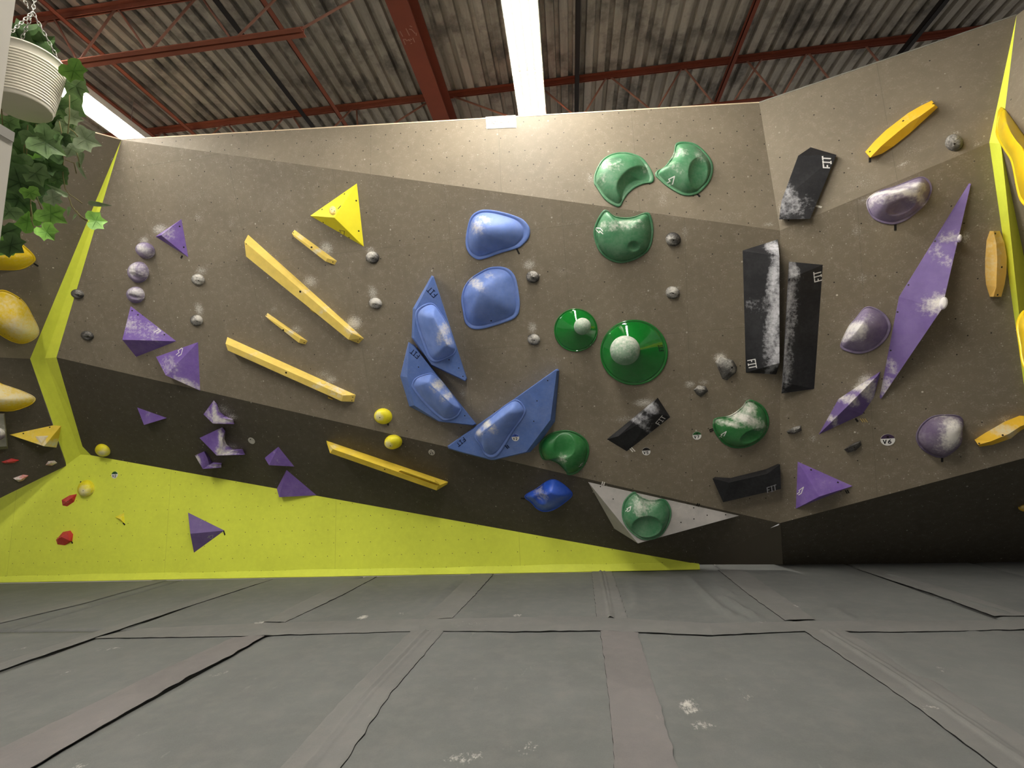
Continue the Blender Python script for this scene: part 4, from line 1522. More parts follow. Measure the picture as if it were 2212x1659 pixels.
hull('block_volume', 'grey block volume cut by the left edge of the frame', VOL, LEFTLOW, [(-60, 890), (10, 893), (18, 970), (-60, 975)], [(-60, 890, .12), (8, 896, .1), (15, 964, .1), (-60, 970, .12)], 'darkvol', .005, [(10, 930, 14, .3)])
blob('round_hold', 'pale pink-white hold on the grey block at the left edge', HOLD, LEFTLOW.off(.105), ell(-10, 936, 22, 14, 10), (-8, 932), .06, 'purplegrey', 'dome', .05, .006, (), [(2, 930, 16, 8, 1.0, 20)], 10, 36)

RD = 'small red holds low on the left'
for lab, pl, base, tops, ch in (
        ('thin dark red edge hold at the far left on the dark panel', LEFTLOW, [(2, 998), (25, 990), (42, 994), (30, 1000), (10, 1001)], [(12, 999, .03), (32, 996, .03)], [(20, 999, 8, .2)]),
        ('red hold with a white chalked end, low on the dark left panel', LEFTLOW, [(28, 1033), (50, 1025), (62, 1027), (50, 1038), (40, 1041)], [(45, 1036, .05), (33, 1036, .03)], [(34, 1036, 11, 1.0)]),
        ('pink chalk-covered hold just left of the lime edge strip', LEFTLOW, [(98, 1005), (104, 996), (118, 995), (124, 1000), (112, 1006)], [(107, 1001, .05)], [(110, 1000, 14, 1.0)]),
        ('leaf-shaped red hold on the lime wall beside the yellow ball', LIME, [(133, 1080), (150, 1070), (166, 1067), (160, 1084), (145, 1094), (135, 1092)], [(143, 1084, .05), (155, 1076, .05)], [(146, 1080, 8, .2)]),
        ('faceted red hold low on the lime wall', LIME, [(121, 1166), (136, 1149), (152, 1146), (158, 1154), (156, 1169), (140, 1178), (124, 1176)], [(126, 1164, .06), (147, 1152, .06), (150, 1168, .05), (133, 1160, .08)], [(140, 1160, 8, .15)])):
    o = hull('faceted_hold', lab, HOLD, pl, base, tops, 'red', .004, ch, .02, RD)
    plate('bolt', o, ((tops[0][0] + 3), tops[0][1] - 1), .005, .002, 'bolt')

# ------------------------------------------------------------------ small stone-like black holds
RK = 'small black holds grey with chalk'
rocks = [
    ('small chalky black hold right of the yellow pyramid tip', MID, 805, 556, 14.5, 13, .05, .8, (800, 548, 12)), ('small grey-chalked hold on the left of the blue shields', MID, 811, 655, 14.5, 12, .05, 1.0, (811, 650, 14)),
    ('small chalky black hold right of the middle round purple hold', MID, 428, 604, 14.5, 12, .05, .9, (426, 602, 13)), ('small chalky black hold left of the long pale bar', MID, 425, 692, 13.5, 12, .05, .9, (430, 688, 11)),
    ('small dark hold touching the lime edge strip at the left', MID, 168, 635, 14, 10, .05, .35, (170, 630, 8)), ('small dark hold low beside the lime edge strip', MID, 189, 725, 14, 10, .045, .25, (189, 720, 8)),
    ('small chalky black hold right of the lower blue hold', MID, 1151, 598, 14.5, 13, .055, .55, (1153, 590, 12)), ('small chalk-whitened hold left of the smaller green hat', MID, 1153, 733, 14, 12, .05, .95, (1158, 731, 12)),
    ('small chalky black hold right of the green crescent with white logo', MID, 1454, 517, 16.5, 15, .06, .6, (1447, 518, 10)), ('small chalky black hold above the large green hat', MID, 1453, 632, 15.5, 13.5, .055, .8, (1455, 627, 14)),
    ('black chalky hold on the upper right panel near the amber bar', RTOP, 2061, 309, 20, 18, .075, .42, (2062, 297, 14))]
for lab, pl, x, y, rx, ry, h_, cs, cp in rocks:
    o = blob('stone_hold', lab, HOLD, pl, ell(x, y, rx, ry, 15), (x - 1, y - 1), h_, 'rock', 'dome', .05, .008, ((x + 1, y + 5, rx * .55, ry * .35, 20, .012),), [(cp[0], cp[1], cp[2] * 1.1, min(1.2, cs * 1.3)), (x - rx * .5, y + 1, rx * .6, cs)], 12, 40, .009, group=RK)
    plate('bolt', o, (x + 1, y + 2), .007, .002, 'bolt')
o = hull('stone_hold', 'larger faceted black hold with white chalk, left of the tall black volumes', HOLD, MID, [(1545, 782), (1556, 770), (1583, 778), (1592, 792), (1590, 805), (1570, 822), (1560, 818)], [(1556, 770, .06), (1578, 782, .08), (1586, 795, .07), (1568, 812, .05), (1550, 784, .05)], 'rock', .006, [(1560, 776, 16, 1.0), (1575, 785, 12, .8), (1585, 800, 8, .7)], .02, RK)
plate('bolt', o, (1581, 794), .009, .002, 'bolt')
hull('stone_hold', 'jagged chalk-dusted black hold below the larger faceted black one', HOLD, MID, [(1498, 842), (1508, 832), (1524, 834), (1530, 845), (1514, 858), (1505, 852)], [(1506, 840, .05), (1522, 842, .05), (1513, 852, .03)], 'rock', .004, [(1512, 838, 12, .7)], .02, RK)
o = hull('thin_edge_hold', 'thin black edge hold below the tall black volumes', HOLD, RIGHT, [(1699, 932), (1716, 922), (1730, 919), (1732, 930), (1717, 937), (1703, 937)], [(1702, 933, .05), (1728, 924, .05), (1716, 935, .05)], 'rock', .004, [(1722, 925, 10, .5)], .02, RK)
plate('bolt', o, (1719, 930), .006, .002, 'bolt')
o = hull('thin_edge_hold', 'thin black edge hold above the right purple pyramid', HOLD, RIGHT, [(1823, 971), (1845, 957), (1859, 952), (1861, 961), (1848, 974), (1832, 978)], [(1828, 969, .06), (1857, 955, .06), (1840, 975, .04)], 'rock', .004, [(1850, 958, 8, .25)], .02, RK)
plate('bolt', o, (1845, 966), .006, .002, 'bolt')

# ------------------------------------------------------------------ blue pieces
o = blob('bulge_hold', 'smooth blue bulging hold, upper of the pair', HOLD, MID, [(1006, 524), (1010, 491), (1018, 468), (1033, 456), (1053, 453), (1081, 457), (1112, 466), (1132, 476), (1144.6, 494), (1142, 514), (1129, 529), (1117, 536.5), (1081, 547), (1048, 558.5), (1030, 560), (1013, 547)], (1037, 498), .17, 'blue', 'soft', .13, .014, (), [(1030, 490, 14, 22, .65, 25), (1045, 474, 22, 12, .5, -20)], 20, 84, group='smooth blue bulging holds')
o = blob('bulge_hold', 'smooth blue bulging hold, lower of the pair', HOLD, MID, [(996.5, 646), (1003, 620), (1018, 600), (1051, 580), (1071, 575.7), (1089, 577), (1104, 585), (1115, 603), (1122, 641), (1123, 663), (1118, 681), (1101, 692.6), (1063, 705), (1038, 711), (1018, 709), (1005, 696), (1000, 671)], (1038, 630), .19, 'blue', 'soft', .1, .014, (), [(1028, 612, 30, 12, .75, -40), (1055, 594, 16, 10, .4, -20)], 20, 84, group='smooth blue bulging holds')
plate('bolt_hole', o, (1061, 693), .009, .0015, 'bolt')
SH = 'blue shield-shaped volumes'
HS = .13
SHP = MID.off(HS)


def shield(label, base, top, hold, pk, ridge, chalk, hl, fit, hh):
    r = hull('shield_volume', label, VOL, MID, base, [(p[0], p[1], HS) for p in top], 'bluevol', .008, [(top[0][0], top[0][1] + 60, 20, .1)], .06, SH)
    decal('logo', r, text('FIT', *fit), .009, 'inkblue', label='dark FIT lettering')
    b_ = blob('bulge_hold', hl, HOLD, SHP, hold, pk, hh, 'blue', 'soft', .12, .012, (), chalk, 18, 72, ridge=ridge, group='blue grips on the shield volumes')
    return r


r = shield('blue shield volume, upper left of the three', [(932, 595), (891.5, 667), (889, 729), (930.5, 789), (1005, 824), (1009, 818), (937, 597)], [(934, 599), (898, 668), (893.5, 731), (932, 787), (1005, 822), (1007, 816), (936, 599)],
           [(897, 684), (902, 668), (920, 656), (937, 656), (953, 676), (968, 701), (984, 747), (983, 762), (968, 772), (942, 782), (927, 775), (915, 747), (902, 709)], (955, 712), [(938, 690), (964, 742)], [(958, 715, 12, 30, .8, -25), (968, 738, 10, 12, .7)], 'smooth blue grip on the upper left shield volume',
           ((945, 635), (-5.2, -5.4), (-8.5, 8)), .15)
holes(r, [(991, 795), (970, 777), (1000, 813)], .007)
r = shield('blue shield volume, lower left of the three', [(882, 738.5), (864.5, 813), (884, 877.5), (894, 878), (947.5, 911), (1023, 919.5), (1029, 916), (939, 801), (895, 746)], [(884, 741), (879.5, 815), (895, 876), (948, 909.5), (1022, 918), (1026, 915), (938, 803), (895, 749)],
           [(890, 831), (899.6, 815), (927, 806), (938, 808), (954, 822), (975, 850), (996, 880), (994, 891), (984, 902), (966, 908), (952, 904), (918, 873), (895, 843)], (950, 838), [(926, 828), (970, 868)], [(946, 832, 18, 14, .9, 40), (965, 855, 20, 10, .8, 45)], 'smooth blue grip on the lower left shield volume',
           ((907, 767), (-5.4, -4.6), (-6, 7.6)), .12)
holes(r, [(904, 793), (1004, 898)], .007)
r = shield('blue shield volume, right and largest of the three', [(966.5, 963.5), (969, 969.5), (1000, 979), (1060, 994), (1069, 994), (1146, 976), (1173, 947), (1199, 910), (1208, 800), (1205, 796.5), (1201, 797.5)], [(970, 964), (971, 968), (1000, 977), (1060, 992), (1069, 992), (1137, 976), (1189, 907), (1202.5, 802), (1200, 800)],
           [(1025.6, 940), (1034, 925), (1066, 895), (1088, 877), (1110, 863.7), (1124, 867), (1135.5, 884), (1131, 900), (1110, 930), (1083, 974), (1069, 987), (1057, 988), (1046, 980), (1039, 964), (1028, 950)], (1050, 930), [(1044, 932), (1098, 892)], [(1050, 915, 30, 12, .95, -38), (1034, 934, 10, .9)], 'smooth blue grip on the right shield volume',
           ((1001, 945), (-5.4, 4.8), (5, 6.2)), .12)
holes(r, [(1183, 822), (1160, 866), (1153, 910), (1112, 938)], .007)
route_tag('white grade tag reading V2 on the right blue shield', SHP, (1113.5, 945), 8, 'tagblue', 'V2')
tape('upper black tape mark of the pair on the right blue shield', SHP.off(.001), (1091, 962), (1097, 969), 'inkblue', .012)
tape('lower black tape mark of the pair on the right blue shield', SHP.off(.001), (1095, 961), (1100, 967), 'inkblue', .012)
blob('scoop_hold', 'deep blue curled hold on the dark panel under the green crescent', HOLD, UNDER, [(1133, 1071), (1158, 1055), (1181, 1039), (1196, 1035), (1211, 1041), (1229, 1055), (1237, 1069), (1221, 1085), (1196, 1101), (1176, 1105), (1160, 1099), (1147, 1085)], (1190, 1066), .16, 'bluedeep', 'soft', .05, .012, ((1165, 1072, 22, 14, 60, .05),), [(1168, 1066, 14, 20, .5, 30)], 20, 72)

# ------------------------------------------------------------------ green crescents and hats
GC = 'green crescent holds'
g1 = blob('crescent_hold', 'green crescent hold at the top, its open side facing lower right', HOLD, TOP, [(1283, 396), (1285, 375), (1300, 347), (1323, 333), (1353, 330), (1384, 340), (1401, 359), (1412, 382), (1409, 395), (1391, 398), (1371, 407), (1356, 420), (1347, 433), (1340, 446), (1329, 446), (1306, 431), (1288, 405)], (1328, 375), .11, 'greenm', 'moon', .1, .014, ((1372, 390, 46, 26, -35, .075), (1322, 351, 20, 8, -10, .012)), [(1320, 355, 34, 16, .35, -15), (1300, 385, 14, .3), (1395, 365, 12, .35)], 30, 110, group=GC, keep_center=True)
g2 = blob('crescent_hold', 'green crescent hold at the top with a white logo and an oval dish', HOLD, TOP, [(1460, 311), (1475, 307), (1500, 311), (1520, 326), (1536, 347), (1540, 367), (1533, 392), (1515, 413), (1499, 422), (1474, 422), (1443, 405), (1425, 390), (1415, 379), (1420, 369), (1434, 362), (1452, 338), (1457, 322)], (1480, 365), .12, 'greenm', 'moon', .1, .014, ((1508, 372, 22, 30, 10, .05),), [(1470, 330, 20, 12, .4), (1515, 335, 18, .35), (1460, 360, 10, 30, .3, 35)], 30, 110, group=GC, keep_center=True)
decal('logo', g2, text('*', (1440, 399), (15, -1), (2, -17)), .01, 'inkwhite', label='white angular logo')
g3 = blob('crescent_hold', 'green crescent hold just under the top bend, open side up', HOLD, MID, [(1282, 507), (1287, 481), (1301, 457), (1311, 454), (1327, 466), (1350, 470), (1372, 467), (1390, 460), (1403, 461), (1410, 481), (1411, 507), (1403, 537), (1380, 557), (1347, 568), (1319, 563), (1294, 542)], (1347, 512), .13, 'greenm', 'moon', .08, .012, ((1369, 532, 13, 11, 0, .03),), [(1345, 490, 50, 10, .45, 0), (1305, 485, 10, .5), (1350, 480, 40, 6, .6, 0)], 30, 110, group=GC, keep_center=True)
decal('logo', g3, text('*', (1305, 505), (-9, -14), (-13, 1)), .009, 'inkwhite', label='white angular logo')
g4 = blob('crescent_hold', 'dark green crescent hold right of the blue shields, open side down', HOLD, MID, [(1164, 969), (1170, 951), (1191, 935), (1221, 929), (1247, 935), (1267, 951), (1273, 974), (1264, 1002), (1247, 1021), (1228, 1026), (1221, 1017), (1205, 1001), (1188, 994), (1172, 991)], (1220, 972), .13, 'greendark', 'moon', .08, .012, ((1219, 964, 23, 24, 0, .05),), [(1215, 992, 14, .4)], 30, 110, group=GC, keep_center=True)
decal('logo', g4, text('*', (1250, 1010), (9, -5), (3, -8)), .006, 'inkwhite', label='white angular logo')
GV = [MID.hit((1269, 1040)), MID.hit((1598, 1114.5))]
apx = UNDER.hit((1378, 1174), .32)
gv = hull('pyramid_volume', 'light grey pyramid volume hanging over the dark underside', VOL, UNDER, [(1270, 1041), (1597, 1114), (1327, 1142)], [(1378, 1174, .32)], 'greyvol', .004, [(1420, 1090, 40, .25), (1480, 1095, 30, .2)])
holes(gv, [(1297, 1051), (1324.5, 1078), (1498.5, 1097), (1527.6, 1113), (1567.5, 1112), (1471, 1128.5), (1499, 1121)], .007)
GVP = Plane(UNDER.hit((1270, 1041)), UNDER.hit((1597, 1114)), UNDER.hit((1378, 1174), .32))
g5 = blob('crescent_hold', 'green crescent hold mounted on the light grey pyramid volume', HOLD, GVP, [(1343, 1103), (1349, 1080), (1368, 1062), (1378, 1068), (1393, 1077), (1413, 1080), (1430, 1077), (1441, 1083), (1450, 1103), (1446, 1128), (1429, 1156), (1406, 1166), (1383, 1164), (1361, 1148), (1346, 1126)], (1396, 1116), .13, 'greenm', 'moon', .08, .014, ((1398, 1138, 32, 24, 0, .065),), [(1385, 1095, 22, .6), (1400, 1085, 24, 8, .5)], 30, 110, group=GC, keep_center=True)
decal('logo', g5, text('*', (1351, 1106), (11, -3), (1, -9)), .008, 'inkwhite', label='white angular logo')
g6 = blob('crescent_hold', 'green crescent hold with white chalk along its hollow edge, right of the tags', HOLD, MID, [(1540, 923), (1541, 907), (1549, 902), (1576, 897), (1601, 880), (1613, 865), (1626, 864), (1649, 878), (1660, 901), (1659, 924), (1646, 946), (1621, 963), (1591, 968), (1566, 960), (1548, 941)], (1603, 922), .13, 'greendark', 'moon', .08, .012, ((1624, 941, 28, 14, -22, .04),), [(1600, 900, 55, 14, 1.0, -25), (1575, 915, 30, 8, .7, -10), (1620, 885, 16, 20, .8, -20)], 30, 110, group=GC, keep_center=True)
decal('logo', g6, text('*', (1553, 946), (13, -5), (3, -9)), .008, 'inkwhite', label='white angular logo')


def hat(label, cx, cy, rx, ry, bx_, by_, br, hgt):
    r = blob('hat_hold', label, HOLD, MID, ell(cx, cy, rx, ry, 0, 24), (cx - (cx - bx_) * .35, cy - (cy - by_) * .35), hgt, 'greengloss', 'cone', .06, .016, (), [], 20, 84, group='glossy green hat-shaped holds')
    # the chalked ball that crowns the hat
    w, n = on(r, (bx_, by_ + br * .45))
    k = (w - EYE).length / F
    R_ = br * k
    c = EYE + ray((bx_, by_)).normalized() * ((w - EYE).length - R_ * .15)
    bm = bmesh.new()
    bmesh.ops.create_uvsphere(bm, u_segments=32, v_segments=20, radius=R_)
    for v in bm.verts:
        v.co += c
    b_ = from_bm('grip_ball', bm, 'ball', True, r)
    chalk_attr(b_, []) if False else None
    at = b_.data.attributes.new('chalk', 'FLOAT', 'POINT')
    at.data.foreach_set('value', [max(0, .55 + .5 * (v.co + ORG[r.name] - c).z / R_) for v in b_.data.vertices])
    b_['label'] = 'chalk-whitened round grip ball'
    return r


hat('smaller glossy green hat-shaped hold with a chalky ball', 1244, 713, 47, 46.5, 1258, 705, 18, .14)
gh = hat('larger glossy green hat-shaped hold with a chalky ball', 1369.5, 761, 73, 70.5, 1350, 757, 31, .2)
decal('logo', gh, text('FIT', (1434, 757), (-1.2, -4.6), (-9, 1.5)), .006, 'ink', label='small dark FIT lettering')

# ------------------------------------------------------------------ black volumes
BK = 'black chalked volumes with FIT lettering'
o = hull('block_volume', 'black slanted volume on the upper right panel, highest of the black ones', VOL, RTOP, [(1751, 318), (1803, 335), (1748, 470), (1690, 470), (1712, 400)], [(1724, 336.5, .10), (1807, 334.5, .05), (1750, 473, .05), (1683, 474, .08), (1688, 434, .12)], 'black', .006, [(1703, 420, 14, 50, .6, 25), (1700, 455, 20, 14, .5), (1735, 440, 20, .25), (1690, 440, 6, 30, .7, 20)], .03, BK)
decal('logo', o, text('FIT', (1796, 363), (-.8, -8.4), (-17, -1)), .012, 'inkwhite', label='white FIT lettering')
o = hull('block_volume', 'tall black block volume, left of the upright pair', VOL, MID, [(1604, 541), (1680, 517), (1677, 809), (1611, 805)], [(1684, 553, .16), (1684, 784, .16)], 'black', .008, [(1672, 535, 14, 16, 1.0), (1672, 600, 9, 60, .95), (1672, 690, 11, 80, .95), (1676, 770, 9, 40, .95), (1640, 660, 20, .2), (1620, 660, 8, .4)], .03, BK)
decal('logo', o, text('FIT', (1615, 779), (1.2, 6.4), (16, -3)), .010, 'inkwhite', label='white FIT lettering')
o = hull('block_volume', 'tall black block volume, right of the upright pair', VOL, RIGHT, [(1706, 566), (1777.5, 572), (1759, 840), (1695, 848)], [(1703, 603, .13), (1691, 826, .13), (1704, 565, .05), (1688, 850, .06)], 'black', .008, [(1712, 585, 14, 20, .8), (1706, 640, 10, 60, .7), (1698, 740, 6, 80, .7), (1712, 690, 10, 60, .45), (1700, 800, 12, 50, .5)], .03, BK)
decal('logo', o, text('FIT', (1775, 605), (-.8, -7.2), (-15, 4)), .010, 'inkwhite', label='white FIT lettering')
o = hull('block_volume', 'small black wedge volume with chalk along its upper edge', VOL, MID, [(1421, 859), (1448, 901), (1354, 975), (1311, 949)], [(1411, 872, .10), (1418, 892, .11), (1336, 942, .08)], 'black', .006, [(1405, 878, 22, 14, 1.0, -40), (1370, 905, 50, 6, .9, -38), (1385, 900, 30, 10, .6, -38)], .03, BK)
decal('logo', o, text('FIT', (1425, 918), (4.9, -5.6), (-8.6, -4.4)), .009, 'inkwhite', label='white FIT lettering')
o = prism('boomerang_volume', 'flat black boomerang-shaped volume low beside the right purple pyramid', VOL, RIGHT if False else MID, [(1539, 1034, .08), (1575, 1042.5, .10), (1657, 1023.5, .10), (1685, 1003, .08), (1687, 1056, .08), (1562, 1085, .08)],
          [(1545, 1030), (1578, 1032), (1655, 1013), (1680, 1002), (1682, 1050), (1567, 1079)], [(0, 1, 5), (1, 2, 4, 5), (2, 3, 4)], 'black', [], group=BK)
BP = Plane(MID.hit((1657, 1023.5), .10), MID.hit((1687, 1056), .08), MID.hit((1575, 1042.5), .10))
decal('logo', o, text('FIT', (1658, 1064), (6.8, -2.2), (-1.5, -11)), .009, 'inkgrey', lift=.006, label='grey FIT lettering', surf=BP)

# ------------------------------------------------------------------ purple pieces on the right
o = hull('triangular_volume', 'purple pyramid volume low on the right panel', VOL, RIGHT, [(1723, 997), (1719, 1099), (1842, 1050)], [(1770, 1073, .17)], 'purple', .004, [(1780, 1045, 20, .15)], group=PT)
holes(o, [(1752, 1015), (1810, 1042)], .009)
decal('logo', o, text('*', (1721, 1070), (11, -4), (4, -14)), .008, 'inkwhite', label='white angular logo')
o = hull('diamond_volume', 'very long purple diamond volume running up to the right', VOL, RIGHT, [(2093, 396), (1942, 641), (1900, 858), (1998, 690)], [(2097.5, 397, .02), (2035, 667, .22), (1903, 862, .02)], 'purplelong', .005, [(2030, 655, 14, 18, .95), (2062, 512, 16, 10, .5), (1912, 835, 10, 24, .7, 25), (2045, 560, 6, 30, .4, 30), (1926, 790, 4, 20, .5, 20)], .05, PT)
holes(o, [(2020, 521), (1962.5, 615.5), (1939, 674), (1924, 757)], .008)
DP = Plane(RIGHT.hit((2093, 396)), RIGHT.hit((1942, 641)), RIGHT.hit((2035, 667), .22))
blob('small_grip', 'tiny chalk-white grip on the tip of the long purple diamond', HOLD, DP, ell(2038, 655, 9, 14, 15), (2036, 652), .02, 'purplegrey', 'dome', .05, .004, (), [(2037, 652, 14, 1.2)], 8, 28)
blob('small_grip', 'tiny pale grip high on the edge of the long purple diamond', HOLD, DP, ell(2073, 515, 5, 9, 15), (2073, 512), .018, 'purplegrey', 'dome', .05, .004, (), [(2073, 512, 8, .9)], 8, 24)
hull('triangular_volume', 'long purple wedge volume thick with chalk along its ridge', VOL, RIGHT, [(1768, 939), (1811, 862), (1902, 802), (1888, 858), (1863, 895)], [(1827, 881, .13), (1895, 812, .07)], 'purplelong', .004, [(1860, 838, 50, 10, 1.0, -38), (1800, 905, 30, 6, .7, -50), (1870, 830, 30, 14, .8, -38), (1835, 862, 20, 10, .8, -38)], .03, PT)
PS = 'rounded purple shell holds on the right panel'
o = blob('shell_hold', 'purple shell hold with a chalky upper lip, top right', HOLD, RIGHT, [(1871, 441), (1880, 423), (1904, 410), (1930, 403), (1950, 395), (1986, 382), (2003, 386), (2012, 400), (2012, 416), (1999, 441), (1965, 471), (1940, 483), (1923, 485), (1900, 480), (1882, 468)], (1945, 418), .17, 'purplegrey', 'soft', .1, .012, ((1948, 446, 34, 15, -18, .06),), [(1940, 412, 60, 8, 1.1, -18), (1980, 400, 24, 12, .8, -15), (1910, 425, 24, 10, .6, -20)], 24, 84, group=PS, ridge=[(1916, 424), (1978, 404)])
o = blob('shell_hold', 'purple shell hold left of the long purple diamond', HOLD, RIGHT, [(1815, 750), (1821, 729), (1834, 703), (1848, 687), (1868, 664), (1889, 664), (1914, 681), (1924, 705), (1914, 732), (1889, 754), (1859, 764), (1832, 760)], (1860, 704), .17, 'purplegrey', 'soft', .09, .012, (), [(1856, 706, 12, 26, 1.1, 25), (1846, 724, 12, 12, .8), (1880, 690, 20, .25)], 22, 84, group=PS)
o = blob('shell_hold', 'dull purple shell hold with a chalked white side, lower right', HOLD, RIGHT, [(1978, 944), (1987, 920), (2011, 900), (2038, 895), (2069, 897), (2080, 907), (2078, 923), (2076, 952), (2064, 971), (2038, 988), (2011, 983), (1987, 966)], (2056, 938), .17, 'purpledark', 'dome', .07, .012, (), [(2062, 938, 16, 30, 1.2, -5), (2048, 920, 10, 12, .6)], 22, 84, group=PS)

# ------------------------------------------------------------------ amber pieces on the right
AB = 'amber curved bar holds'


def banana(label, pl, outer, mid, inner, h_, chalk, hl, bk=.25, mat='amber'):
    """curved bar: outer edge and inner edge on the facet, crest line between them"""
    n = len(outer)
    bm = bmesh.new()
    rows = []
    for i in range(n):
        a_ = pl.hit(outer[i], -.003)
        m1 = pl.hit(outer[i], h_ * .55)
        c = pl.hit(mid[i], h_)
        d = pl.hit(inner[i], -.003)
        m2 = pl.hit(inner[i], h_ * bk)
        rows.append([bm.verts.new(p) for p in (a_, m1, c, m2, d)])
    for i in range(n - 1):
        for j in range(4):
            bm.faces.new((rows[i][j], rows[i][j + 1], rows[i + 1][j + 1], rows[i + 1][j]))
    bm.faces.new(rows[0])
    bm.faces.new(rows[-1][::-1])
    bmesh.ops.recalc_face_normals(bm, faces=bm.faces[:])
    refine(bm, .025)
    bmesh.ops.recalc_face_normals(bm, faces=bm.faces[:])
    r = from_bm('curved_bar_hold', bm, mat)
    tag(r, label, HOLD, AB)
    chalk_attr(r, chalk)
    holes(r, hl, .008)
    return r


def tri(a_, b_, t):
    return [lerp2(p, q, t) for p, q in zip(a_, b_)]


up_ = [(1869, 328), (1890, 304), (1914, 281), (1962, 244), (1990, 228), (2013, 217)]
lo_ = [(1879, 341), (1905, 332), (1930, 316), (1965, 288), (2000, 256), (2026, 232)]
mi_ = [(1880, 340), (1903, 316), (1941, 284), (1966, 264), (1990, 249), (2019, 228)]
banana('amber curved bar hold high on the right panel', RTOP, up_, mi_, lo_, .09, [(1960, 255, 20, .2)], [(1951, 261), (1879, 327.5), (2016, 224)])
ou = [(2160, 499), (2170, 525), (2175, 555), (2174, 590), (2170, 615), (2163, 641)]
mi = [(2146, 499), (2152, 525), (2154, 560), (2153, 590), (2152, 620), (2146, 641)]
inn = [(2138, 499), (2131, 520), (2128, 560), (2128, 590), (2130, 615), (2138, 641)]
banana('amber curved bar hold standing upright beside the right lime strip', RIGHT, ou, mi, inn, .09, [(2145, 560, 14, 60, .35)], [(2164, 577), (2150, 504.5), (2155, 637)], mat='amberpale')
ou = [(2105, 950), (2130, 934), (2170, 911), (2202, 898), (2225, 899), (2250, 905)]
inn = [(2116, 965), (2144, 961), (2184, 947), (2205, 930), (2232, 915), (2255, 908)]
banana('amber curved bar hold with chalk, cut by the right edge of the frame', RIGHT, ou, tri(ou, inn, .72), inn, .085, [(2170, 930, 40, 12, .9, -25)], [(2166, 940), (2115, 958)])

o = blob('fin_hold', 'large glossy yellow fin hold at the right edge, over the lime strip', HOLD, RWALL, [(2158, 239), (2166, 231), (2179, 246), (2212, 292), (2270, 370), (2290, 440), (2250, 470), (2212, 442), (2200, 415), (2187, 352), (2170, 322), (2154, 292), (2152, 262)], (2210, 320), .16, 'gold', 'soft', .07, .014, (), [(2170, 268, 8, .2)], 18, 72, group='glossy yellow holds at the right edge')
o = blob('fin_hold', 'glossy yellow hold cut off by the right edge, lower one', HOLD, RWALL, [(2198, 706), (2203, 684), (2220, 668), (2260, 670), (2275, 720), (2270, 790), (2240, 830), (2212, 790), (2204, 745)], (2236, 720), .15, 'gold', 'soft', .07, .014, (), [(2212, 690, 10, .2)], 16, 60, group='glossy yellow holds at the right edge')
blob('round_hold', 'small yellow hold at the right edge on the dark lower panel', HOLD, RUNDER, ell(2216, 1096, 17, 7, -5), (2214, 1096), .05, 'amber', 'dome', .05, .006, (), [(2210, 1094, 8, .4)], 8, 32)

# ------------------------------------------------------------------ grade tags and tape
route_tag('black and white grade tag reading V5 under the small black wedge', MID, (1396, 975), 8.5, 'tagblack', 'V5')
route_tag('green and white grade tag reading V7 left of the chalked green crescent', MID, (1505.5, 941), 8.5, 'taggreen', 'V7')
route_tag('purple and white grade tag reading V6 on the right panel', RIGHT, (1917.5, 950), 10.5, 'tagpurple', 'V6')
route_tag('small scuffed grade tag on the dark panel right of the yellow balls', UNDER, (932.5, 977), 7, 'taggrey', 'V5', True)
route_tag('small scuffed blank tag on the dark panel right of the purple scoops', UNDER, (543.5, 952), 7, 'taggrey', '', True)
route_tag('small white grade tag at the top of the lime wall', LIME, (248, 1026), 5.8, 'taggreen', 'V2')

tape('black tape mark under the smooth upper blue hold', MID, (1116, 537), (1122, 549))
tape('black tape mark under the logo crescent at the top', TOP, (1505, 418), (1512, 425))
tape('black tape mark under the top right purple shell hold', RIGHT, (1934, 485), (1934, 498))
tape('black tape mark under the amber bar high on the right', RTOP, (1879, 340), (1879, 351))
tape('black tape mark under the dull purple shell hold', RIGHT, (2035, 987), (2035, 998))
tape('white tape mark beside the highest black volume', RTOP, (1762, 444.5), (1775, 448), 'tapewhite')
tape('upper black tape mark left of the chalked green crescent', MID, (1532, 929), (1540, 926), w=.012)
tape('lower black tape mark left of the chalked green crescent', MID, (1533, 932.5), (1541, 929.5), w=.012)
tape('left white tape mark under the small black wedge', MID, (1360, 968), (1367, 976), 'tapewhite', .012)
tape('right white tape mark under the small black wedge', MID, (1364, 966.5), (1372, 975), 'tapewhite', .012)
tape('left white tape mark above the light grey volume', MID, (1302, 1040), (1300, 1047), 'tapewhite', .012)
tape('right white tape mark above the light grey volume', MID, (1306, 1041), (1304, 1048), 'tapewhite', .012)
tape('left black tape mark on the upper edge of the light grey volume', MID, (1507, 1087), (1505, 1093), 'tapeblack', .012)
tape('right black tape mark on the upper edge of the light grey volume', MID, (1511, 1088), (1509, 1094), 'tapeblack', .012)
tape('black tape mark left of the deep blue hold', UNDER, (1125, 1076), (1134, 1077.5))
tape('black tape mark by the tip of the lone purple pyramid', LIME, (483, 1146), (486, 1156))
tape('black tape mark under the topmost purple triangle', MID, (394, 552), (391, 558))
tape('black tape mark beside the yellow scoop behind the ivy', LEFT, (73, 569), (83, 575))
tape('black tape mark under the tiny lime-yellow triangle', LIME, (266, 1129), (270, 1134))
tape('black tape mark under the faceted red hold', LIME, (154, 1168), (157, 1174))
tape('black tape mark above the yellow two-lobed ball on the lime wall', LIME, (174, 1040), (177, 1045))
tape('black tape mark under the long chalky purple wedge', RIGHT, (1848, 904), (1853, 911))
for i, t in enumerate(('left', 'middle', 'right')):
    tape('tan tape mark under the long chalky purple wedge, %s of three' % t, RIGHT, (1858 + 5 * i, 904), (1864 + 5 * i, 912), 'tapeyellow', .006)
